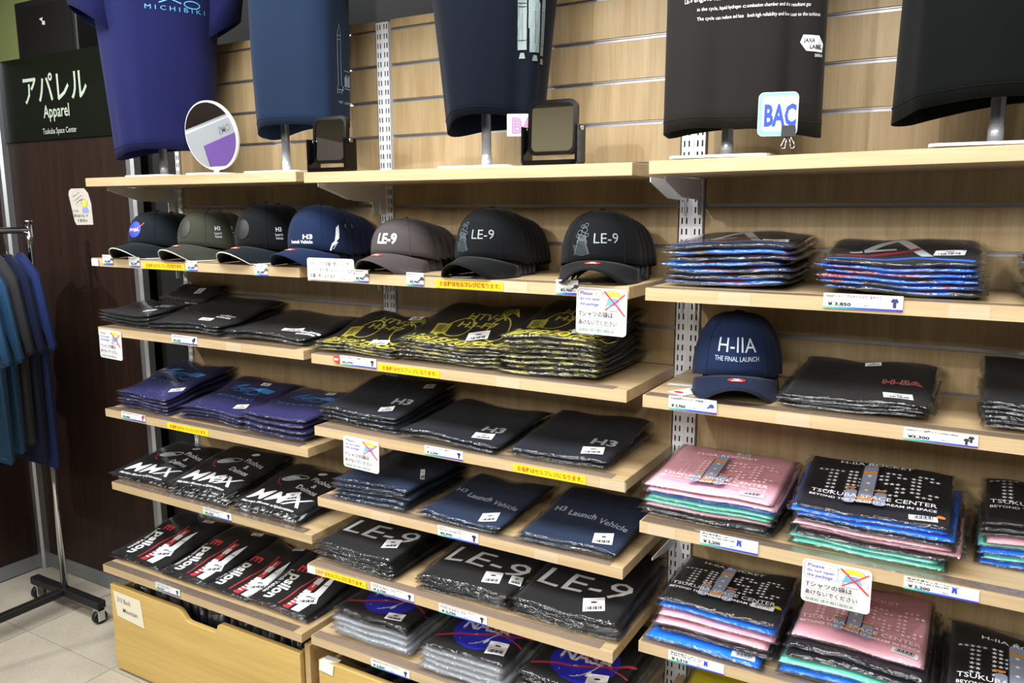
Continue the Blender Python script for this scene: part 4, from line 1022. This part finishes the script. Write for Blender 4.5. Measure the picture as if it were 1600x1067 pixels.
price_tag('L3', -.769, .118, .023, -.008, ['みちびきTシャツ'], '¥3,080', 'tee', 'white price tag with red dot under the violet blue tees', '6a1f4a', (.118*.44, .023*.28))
price_tag('M3', .419, .112, .023, -.010, ['H3ロケットTシャツ(大人・男女サイズ)'], '¥ 3,300', 'tee', 'white price tag under the dark navy tees')
price_tag('L4', -.407, .122, .024, -.012, ['MMX Tシャツ', '100,120,S,M,L'], '¥2,750', 'tee', 'white price tag under the white slanted letter tees')
price_tag('M4', .457, .118, .027, -.012, ['H3ロケットTシャツ(ネイビー)', '100,130,150,S,M,L,XL'], '¥2,970', 'tee', 'white price tag under the slate blue tees')
price_tag('L5', -.587, .115, .024, -.006, ['イプシロンTシャツ', '100,120,S,M,L'], '¥2,750', 'tee', 'white price tag under the red rocket tees')
price_tag('M5', .288, .137, .023, -.011, ['LE-9エンジンTシャツ (大人)', '100,S,M,L,XL'], '¥ 2,750', 'tee', 'white price tag right of the long taped yellow strip')
price_tag('M5', .500, .137, .023, -.014, ['LE-9エンジンTシャツ (大人)', '100,S,M,L,XL'], '¥ 2,750', 'tee', 'white price tag under the centre huge letter tees')
price_tag('M6', .274, .125, .023, -.015, ['NASAロゴTシャツ(スペースセンター)'], '¥ 2,860', 'tee', 'white price tag on the lowest middle shelf')
price_tag('R1', 1.325, .130, .027, -.006, ['NASATシャツ（アルテミスロゴ）各サイズ'], '¥ 3,850', 'tee', 'white price tag under the blue swoosh tees', '232a6a')
price_tag('R2', 1.026, .098, .028, -.008, ['H-IIA応援キャップ（子供用）'], '¥ 3,960', 'cap', 'white price tag under the lettered navy cap', '33408c')
price_tag('R2', 1.464, .114, .022, -.012, ['H-IIAロケット応援Tシャツ(150cm-160cm)'], '¥3,300', 'tees', 'white price tag right of the red lettered black tees')
price_tag('R3', 1.110, .116, .028, -.008, ['種子島宇宙センターTシャツ', '100,110,120,130,140'], '¥ 2,200', 'pants', 'white price tag under the pink tee stack')
price_tag('R3', 1.486, .118, .024, -.014, ['筑波宇宙センターTシャツ', '100,110,120,130,140'], '¥ 2,200', 'pants', 'white price tag right of the notice under mint tees')
price_tag('R4', 1.049, .120, .024, -.013, ['筑波宇宙センターTシャツ', 'S,M,L,XLサイズ'], '¥ 2,310', 'pants', 'white price tag under the bright blue bagged tee')
def notice(key, xc, zc_, w, h, label, rz=0, tilt=0, sub=None):
    dep = SH[key][3]
    r = empty('notice_card', (xc, -dep-.0035, zc_), rz); tag(r, label, 'notice', 'please do not open notices'); r.rotation_euler = (0, tilt, rz)
    MB().prism(rrect(-w/2, w/2, -h/2, h/2, .008), 'y', -.0006, .0006).link('card', M_WHITE, r)
    d = Draw(); d.T = lambda x, y: (x*w, y*h)
    B = '3a44a8'; K = '1c1c20'
    d.line(rrect(-.47, .02, .08, .46, .06)+[rrect(-.47, .02, .08, .46, .06)[0]], .008, '6a7c96'); d.line([(.02, .36), (.06, .42), (.02, .40)], .008, '6a7c96')
    d.text('Please', -.42, .34, .13, B, w=.24, al='l', sy=.8, bold=.008); d.text('do not open', -.43, .23, .12, B, w=.40, al='l', sy=.8, bold=.008); d.text('the package', -.43, .12, .12, B, w=.38, al='l', sy=.8, bold=.012)
    d.star(-.10, .38, .03, 'e8c05a'); d.star(-.06, .33, .022, 'e8c05a')
    d.poly([(.18+.16*1.0*math.cos(t)+.06, .34+.11*math.sin(t)) for t in [i*PI/10 for i in range(11)]], 'eed93c'); d.ring(.24, .34, .17, .13, .008, '7c8088', a0=0, a1=PI)
    d.poly([(.10, .14), (.13, .30), (.30, .30), (.34, .14)], '5aa7e0'); d.rect(.13, .33, .04, .14, 'dfe4ea'); d.line([(.10, .14), (.08, .28), (.33, .28), (.36, .12), (.30, .03), (.12, .03), (.10, .14)], .007, '7c8088')
    d.ring(.07, .12, .03, .05, .006, '7c8088'); d.ring(.41, .14, .05, .07, .006, '7c8088')
    d.line([(.06, .44), (.26, .20), (.47, -.06)], .030, 'cf3038'); d.line([(.46, .40), (.26, .20), (.08, .04)], .024, 'cf3038')
    d.text('Tシャツの袋は', -.44, -.11, .16, K, w=.68, al='l', sy=.85, bold=.012); d.line([(-.46, -.145), (.30, -.15)], .008, 'e05a86')
    d.text('あけないでください', -.44, -.29, .15, K, w=.76, al='l', sy=.85, bold=.012); d.line([(-.46, -.33), (.32, -.335)], .008, 'e05a86')
    d.text(sub or '結帳前 請不要打開包装', -.43, -.435, .09, '1f7a52', w=.70, al='l', sy=.85, bold=.006)
    d.T = None; d.emit('drawing', flat(lift=.0008), r)
notice('L2', -.852, 1.120, .112, .092, 'do not open notice hanging at the left end by the dark wall', tilt=.03)
notice('M1', .826, 1.3305, .114, .098, 'do not open notice hanging below the right black caps', tilt=.015)
notice('M3', .162, .918, .118, .084, 'do not open notice hanging over the slate blue tees', tilt=.03)
notice('R3', 1.314, .841, .122, .086, 'do not open notice hanging under the mint tees', tilt=.0)
r = empty('handwritten_card', (.082, -D1-.0036, 1.391)); tag(r, 'wide white handwritten card between the navy and grey caps', 'notice')
w, h = .156, .056
MB().prism(rrect(-w/2, w/2, -h/2, h/2, .007), 'y', -.0006, .0006).link('card', M_WHITE, r)
d = Draw(); K = '2a2d34'
d.text('キャップのご試着の際は、', -.018, .009, .012, K, w=.10, bold=.008); d.text('バーコードタグが見えないように', -.018, -.006, .011, K, w=.108, bold=.006); d.text('お願い申し上げます。', -.024, -.021, .011, K, w=.088, bold=.008)
d.ring(.058, .006, .018, .012, .0008, K); d.line([(.044, .0), (.058, .017), (.072, .0)], .0008, K); d.line([(.058, .017), (.058, -.004)], .0008, K); d.ring(.070, -.004, .010, .004, .0008, K, -.4)
d.line(rrect(.038, .048, -.023, -.009, .002)+[(.048, -.011)], .0008, K); d.line([(.050, -.014), (.056, -.012), (.062, -.008)], .0007, K); d.line([(-.07, -.009), (.035, -.009)], .0005, 'e08aa8')
d.emit('drawing', flat(lift=.0008), r)
r = empty('handwritten_card', (-1.447, -.0012, 1.550), 0); tag(r, 'pale handwritten note taped to the dark brown wall', 'notice')
MB().prism([(-.070, .045), (-.066, .060), (-.050, .068), (.030, .068), (.052, .050), (.066, .010), (.068, -.066), (-.036, -.068), (-.046, -.055)], 'y', -.0005, .0005).link('card', plain('aged_paper', 'bdb9ae', .7), r)
d = Draw(); d.ring(-.015, .035, .035, .027, .0010, '7c8088', .3); d.text('Please do', -.02, .043, .010, '4a5060', w=.042, rot=.4); d.text('not open the', -.012, .030, .010, '4a5060', w=.05, rot=.4); d.text('package', -.004, .020, .010, '4a5060', w=.04, rot=.4)
d.ell(.026, .012, .015, .013, 'd8d03a'); d.ring(.026, .012, .018, .016, .0008, '5a6068'); d.poly([(.008, -.022), (.012, -.004), (.044, -.004), (.050, -.022)], '8a92d8')
d.text('Tシャツの', -.034, -.020, .013, '3a3d44', al='c', w=.036); d.text('袋をあけないで', -.002, -.038, .013, '3a3d44', w=.09); d.text('ください', .006, -.056, .013, '24262a', w=.062, bold=.02)
d.emit('drawing', flat(lift=.0007), r)

# ------------------------------------------------------------------ bits of tape on shelf fronts
def tape(key, xc, w, label, mat=None, zc_=-.0135, h=.022):
    z, dep = SH[key][2], SH[key][3]
    r = empty('tape_strip', (xc, -dep-.0032, z+zc_)); tag(r, label, 'tape', 'pieces of clear tape on shelf fronts')
    MB().quad((-w/2, 0, -h/2), (w/2, 0, -h/2), (w/2, -.0002, h/2), (-w/2, 0, h/2)).link('tape', mat or M_TAPE, r)
M_MILK = plain('milky_tape', 'd8d8d4', .3)
tape('L1', -.897, .034, 'milky tape wrapped over the left end of the cap shelf', M_MILK)
tape('M5', .016, .03, 'milky tape wrapped over the corner beside the taped yellow strip', M_MILK)
tape('M5', .050, .034, 'clear tape piece over the start of the taped yellow strip')
for k, x, lb in (('M1', .62, 'clear tape piece right of the yellow strip under the black caps'), ('L2', -.29, 'clear tape pieces on the front of the plain black tee shelf'), ('M2', .60, 'clear tape piece under the tall yellow printed stack'), ('R1', 1.10, 'clear tape piece below the left blue swoosh stack'),
                 ('R1', 1.49, 'clear tape piece right of the blue swoosh price tag'), ('R2', 1.22, 'clear tape piece below the red lettered black tees'), ('R3', .97, 'clear tape piece at the left end below the pink stack'), ('M3', .86, 'clear tape piece right of the lowest yellow strip on navy shelf'), ('M4', .22, 'clear tape piece below the left slate blue stack'), ('M4', .70, 'clear tape piece below the right slate blue stack')):
    tape(k, x, .06, lb)

# ------------------------------------------------------------------ drawers
def drawer(x0, x1, yf, z0, z1, cut, label, side_right=True):
    r = empty('storage_drawer', ((x0+x1)/2, yf, 0)); tag(r, label, 'drawer', 'wooden floor drawers')
    c = (x0+x1)/2; P = []
    P += [(x0-c, z0), (x1-c, z0), (x1-c, z1)]
    if cut:
        a, b, dp = cut
        P += [(b-c+.012, z1), (b-c, z1-.006), (b-c-.010, z1-dp+.004), (b-c-.020, z1-dp)] + [(a-c+.055, z1-dp), (a-c+.040, z1-dp+.003), (a-c+.022, z1-.012), (a-c+.010, z1-.003), (a-c-.01, z1)]
    P += [(x0-c, z1)]
    MB().prism(P, 'y', 0, .018).link('front_panel', M_DRAW, r, bevel=.0012)
    MB().box(x0-c+.014, x0-c+.028, .018, -yf-.03, z0+.02, z1-.012).link('side_panel', M_SIDE, r)
    MB().box(x1-c-.028, x1-c-.014, .018, -yf-.03, z0+.02, z1-.012).link('side_panel', M_SIDE, r)
    MB().box(x0-c+.028, x1-c-.028, .018, -yf-.03, z0+.02, z0+.03).link('bottom_panel', M_SIDE, r)
    MB().box(x0-c+.028, x1-c-.028, -yf-.042, -yf-.03, z0+.02, z1-.03).link('rear_panel', M_SIDE, r)
    for s in (x0-c+.05, x1-c-.05):
        for y in (.05, -yf-.08): MB().box(s-.012, s+.012, y-.012, y+.012, 0.0005, z0+.02).link('foot', M_BLACK, r)
    return r
drawer(-.914, -.056, -.352, .012, .313, (-.575, -.392, .033), 'yellow wooden drawer with notched front and paper note at left')
drawer(.014, .872, -.352, .012, .318, (.36, .54, .033), 'yellow wooden drawer with milky tape on its left corner')
drawer(.936, 1.776, -.352, .012, .318, (1.27, 1.45, .033), 'yellow wooden drawer below the bright yellow bags')
def divider(x, label):
    o = MB().box(x-.010, x+.010, -.345, -.03, .001, .345).link('divider_panel', M_SIDE, bevel=.001); tag(o, label, 'panel', 'upright panels between the drawers')
divider(-.034, 'upright wood panel between the left and middle drawers'); divider(.904, 'upright wood panel between the middle and right drawers')
paper_card('paper_note', [(-.072, .046), (.068, .044), (.074, -.002), (.080, -.050), (-.058, -.040)], (-.826, -.3535, .248), 0, d_text('310 Back', -.018, .012, .024, '4a443a', w=.07, bold=.003, rot=-.02), 'pale paper note with pencil writing on the left drawer', cat='note', mat=plain('cream_paper', 'd6cfbb', .7))
MB_ = None
d_n = d_text('Mountain', .012, -.020, .022, '4a443a', w=.075, bold=.003, rot=-.02)
nt_ = [o for o in COL.objects if o.name.startswith('paper_note')][-1]; d_n.emit('pencil_line', flat(lift=.0009), nt_)
paper_card('paper_note', [(-.06, .04), (.06, .04), (.06, -.04), (-.06, -.04)], (.185, -.3535, .245), 0, None, 'blank white paper on the middle drawer front', cat='note')
r = empty('tape_strip', (.045, -.3545, .312)); tag(r, 'milky tape folded over the left corner of the middle drawer', 'tape')
MB().quad((-.028, 0, -.022), (.022, 0, -.026), (.026, 0, .004), (-.024, 0, .007)).quad((-.024, 0, .007), (.026, 0, .004), (.028, .03, .0075), (-.022, .03, .0075)).link('tape', M_MILK, r)
NUMW = 'first second third fourth fifth sixth seventh eighth ninth tenth eleventh twelfth thirteenth fourteenth fifteenth sixteenth seventeenth eighteenth nineteenth twentieth twenty-first twenty-second'.split()
rr = random.Random(5)
for i in range(22):
    x = -.86+i*.0355+rr.uniform(-.004, .004); hgt = rr.uniform(.235, .262)
    P = Pack(.24, .21, 0, 0, .016, .018, 900+i, 0, .0015)
    e = empty('bagged_tshirt', (x, -.19, .058)); e.rotation_euler = (0, PI/2-rr.uniform(.02, .10), 0)
    tag(e, NUMW[i]+' bagged navy tee from the left, standing on edge in the left drawer', 't-shirt', 'navy tees standing in the left drawer')
    P.ymax = 9
    a = link('folded_shirt', P.grid(10, 8, 0, False), C_NAVY, e); b = link('clear_bag', P.grid(10, 8, .006, True), M_FILM, e)
    for q in (a, b): q.location = (-.124, -.105, 0)
for i in range(12):
    x = .12+i*.058+rr.uniform(-.004, .004)
    P = Pack(.22, .21, 0, 0, .024, .026, 950+i, 0, .0015); P.ymax = 9
    e = empty('bagged_tshirt', (x, -.19, .058)); e.rotation_euler = (0, PI/2-rr.uniform(.02, .10), 0)
    tag(e, NUMW[i]+' bagged black tee from the left, standing on edge in the middle drawer', 't-shirt', 'black tees standing in the middle drawer')
    a = link('folded_shirt', P.grid(10, 8, 0, False), C_CHAR, e); b = link('clear_bag', P.grid(10, 8, .006, True), M_FILM, e)
    for q in (a, b): q.location = (-.114, -.105, 0)

# ------------------------------------------------------------------ left side: sign, cabinet, clothes rack
r = empty('department_sign', (-1.53, -.002, 1.9555)); tag(r, 'dark green apparel sign board on top of the brown wall', 'sign')
MB().box(-.395, .365, -.006, 0, -.154, .1545).link('board', plain('dark_green_board', '0a0f07', .28), r)
d = Draw()
d.poly([(-.395, -.02), (-.395, .13), (-.375, .10)], '1d6a5c'); d.poly([(.345, -.153), (.365, -.153), (.365, -.02)], '1d6a5c')
d.text('アパレル', -.005, -.010, .12, 'a9b8a4', w=.40, bold=.012); d.text('Apparel', -.005, -.072, .062, 'a9b8a4', w=.165, bold=.012, sy=1.05); d.text('Tsukuba Space Center', .005, -.132, .030, 'aab0aa', w=.215, bold=.005)
d.emit('printed_text', flat(y=-.006), r)
r = empty('black_cabinet', (-1.735, .26, 0)); tag(r, 'tall black cabinet with small silver mark behind the apparel sign', 'cabinet')
MB().box(-.20, .20, -.16, .16, .002, 2.355).link('body', M_BLACK, r, bevel=.004); MB().box(-.18, .18, -.163, -.16, 2.12, 2.33).link('front_panel', plain('black_panel', '121212', .4), r)
d = Draw(); d.poly([(-.02, .012), (.005, .016), (.0, .004), (.018, 0), (.016, -.014), (-.004, -.01), (.0, .0)], 'c8c8c8'); d.emit('silver_mark', flat(-.01, -.1635, 2.265), r)

def prop_rack():
    r = empty('clothes_rack', (-1.47, -.19, 0)); tag(r, 'chrome clothes rack on black wheeled base at the left edge', 'clothes rack')
    MB().tube([(0, 0, .085), (0, 0, .86)], .0125, 14).link('lower_post', M_CHROME, r, smooth=True)
    MB().tube([(0, 0, .86), (0, 0, 1.40), (0, 0, 1.405), (0, 0, 1.425), (0, 0, 1.495)], [.0105, .0105, .0125, .0125, .0115], 14).link('upper_post', M_CHROME, r, smooth=True)
    MB().tube([(0, 0, 1.495), (0, 0, 1.503)], .015, 14).link('post_cap', M_CHROME, r, smooth=True)
    MB().tube([(0, -.0, .86), (.035, -.0, .86)], .006, 10).tube([(.035, 0, .86), (.045, 0, .86)], [.010, .010], 10).link('height_screw', M_CHROME, r, smooth=True)
    MB().tube([(0, 0, 1.468), (0, -.90, 1.468)], .0115, 14).link('hanging_rail', M_CHROME, r, smooth=True)
    MB().box(-.21, .23, -.018, .018, .062, .092).link('base_foot', M_BLACK, r, bevel=.003)
    MB().box(-.016, .016, -.90, -.018, .064, .090).link('base_rail', M_BLACK, r, bevel=.003)
    MB().box(-.21, .21, -.92, -.884, .062, .092).link('base_foot', M_BLACK, r, bevel=.003)
    MB().tube([(0, -.90, .085), (0, -.90, 1.495)], .0125, 14).link('far_post', M_CHROME, r, smooth=True)
    for x, y in ((-.19, 0), (.21, 0), (-.19, -.90), (.19, -.90)):
        MB().tube([(x-.010, y, .026), (x+.010, y, .026)], .0255, 16).link('caster_wheel', M_BLACK, r, smooth=True)
        MB().box(x-.016, x-.012, y-.014, y+.014, .012, .062).box(x+.012, x+.016, y-.014, y+.014, .012, .062).box(x-.016, x+.016, y-.014, y+.014, .052, .062).link('caster_fork', M_CHROME, r, bevel=.002)
prop_rack()
def hung_tee(y, mat, label, w=.23, top=1.385, length=.66, sl=.12, lab=None, dx=-.045, tw=0):
    x0 = -1.47+dx; zr = 1.468
    h = empty('clothes_hanger', (x0, y, zr), tw); tag(h, label.replace('tee', 'hanger', 1) if False else 'chrome hanger carrying the '+label.split(' hanging')[0], 'hanger', 'chrome hangers on the rack')
    MB().tube([(0.013*math.cos(t), 0, .0 + .0135*math.sin(t)) for t in [(-.4+i*.42)*1.0 for i in range(9)]] + [(-.005, 0, -.045), (0, 0, -.088)], .0016, 8).link('hook', M_CHROME, h, smooth=True)
    MB().tube([(-.15, 0, -.146), (-.08, 0, -.112), (0, 0, -.088), (.08, 0, -.112), (.15, 0, -.146)], [.005, .006, .007, .006, .005], 8).link('shoulder_bar', M_CHROME, h, smooth=True)
    r = empty('hanging_tshirt', (x0, y, top), tw); tag(r, label, 't-shirt', 'tees hanging on the clothes rack')
    P = [(w, -length), (-w, -length), (-w*.97, -.24), (-w*.99, -.345), (-w-sl*.42, -.325), (-w*.92, -.060), (-.085, .012), (-.06, -.01), (0, -.03), (.06, -.01), (.085, .012), (w*.92, -.060), (w+sl*.42, -.325), (w*.99, -.345), (w*.97, -.24)]
    bm = bmesh.new()
    f = bm.faces.new([bm.verts.new((x, 0, z)) for x, z in P]); ex = bmesh.ops.extrude_face_region(bm, geom=[f])
    for v in [g for g in ex['geom'] if isinstance(g, bmesh.types.BMVert)]: v.co.y += .026
    bmesh.ops.recalc_face_normals(bm, faces=bm.faces[:])
    bmesh.ops.bevel(bm, geom=bm.edges[:], offset=.008, segments=2, affect='EDGES')
    for q in bm.faces: q.smooth = True
    me = bpy.data.meshes.new('tee'); bm.to_mesh(me); bm.free()
    o = link('body', me, mat, r); o.location = (0, -.013, 0)
    m = MB(); m.box(-w+.004, w-.004, -.0138, -.0132, -length+.022, -length+.0235)
    m.link('hem_stitching', mat, r)
    if lab:
        MB().box(w*.55, w*.55+.035, -.0165, -.0140, -length+.03, -length+.085).link('price_sticker', M_WHITE, r); MB().box(w*.55+.006, w*.55+.029, -.0172, -.0166, -length+.055, -length+.078).link('red_mark', ink('b0282c'), r)
hung_tee(-.250, cloth('rack_navy', '1a2750'), 'navy blue tee hanging nearest the brown wall', .195, 1.385, .77)
hung_tee(-.288, cloth('rack_dark_navy', '141a30'), 'blackish navy tee hanging second from the brown wall', .19, 1.38, .74)
hung_tee(-.326, cloth('rack_dark_grey', '2a2a2c'), 'charcoal tee with white label hanging third from the wall', .19, 1.38, .66, lab=True)
hung_tee(-.366, cloth('rack_steel_blue', '22425f'), 'steel blue tee hanging at the frame edge', .195, 1.36, .66)
hung_tee(-.420, cloth('rack_steel_blue', '22425f'), 'last steel blue tee hanging farthest left on the rack', .22, 1.36, .68)

# ------------------------------------------------------------------ things behind the camera seen in the mirrors
r = empty('checkout_machine', (-1.66, -1.76, 0)); tag(r, 'white self checkout machine with purple panel opposite the round mirror', 'machine')
MB().box(-.20, .16, -.42, .42, .002, 1.02).link('cabinet', plain('machine_white', 'b4b8bc', .3), r, bevel=.01)
MB().box(-.16, -.10, -.40, .40, 1.02, 1.47).link('screen_housing', plain('machine_white', 'b4b8bc', .3), r, bevel=.008)
MB().box(-.0995, -.096, -.36, .00, 1.06, 1.375).link('purple_panel', plain('purple_panel', '7a5aa8', .4), r)
d = Draw(); d.text('OMS', -.20, 1.395, .055, '8e949c', w=.10, bold=.01); d.emit('printed_text', lambda x, z, l: (-.0985+l, x, z), r)
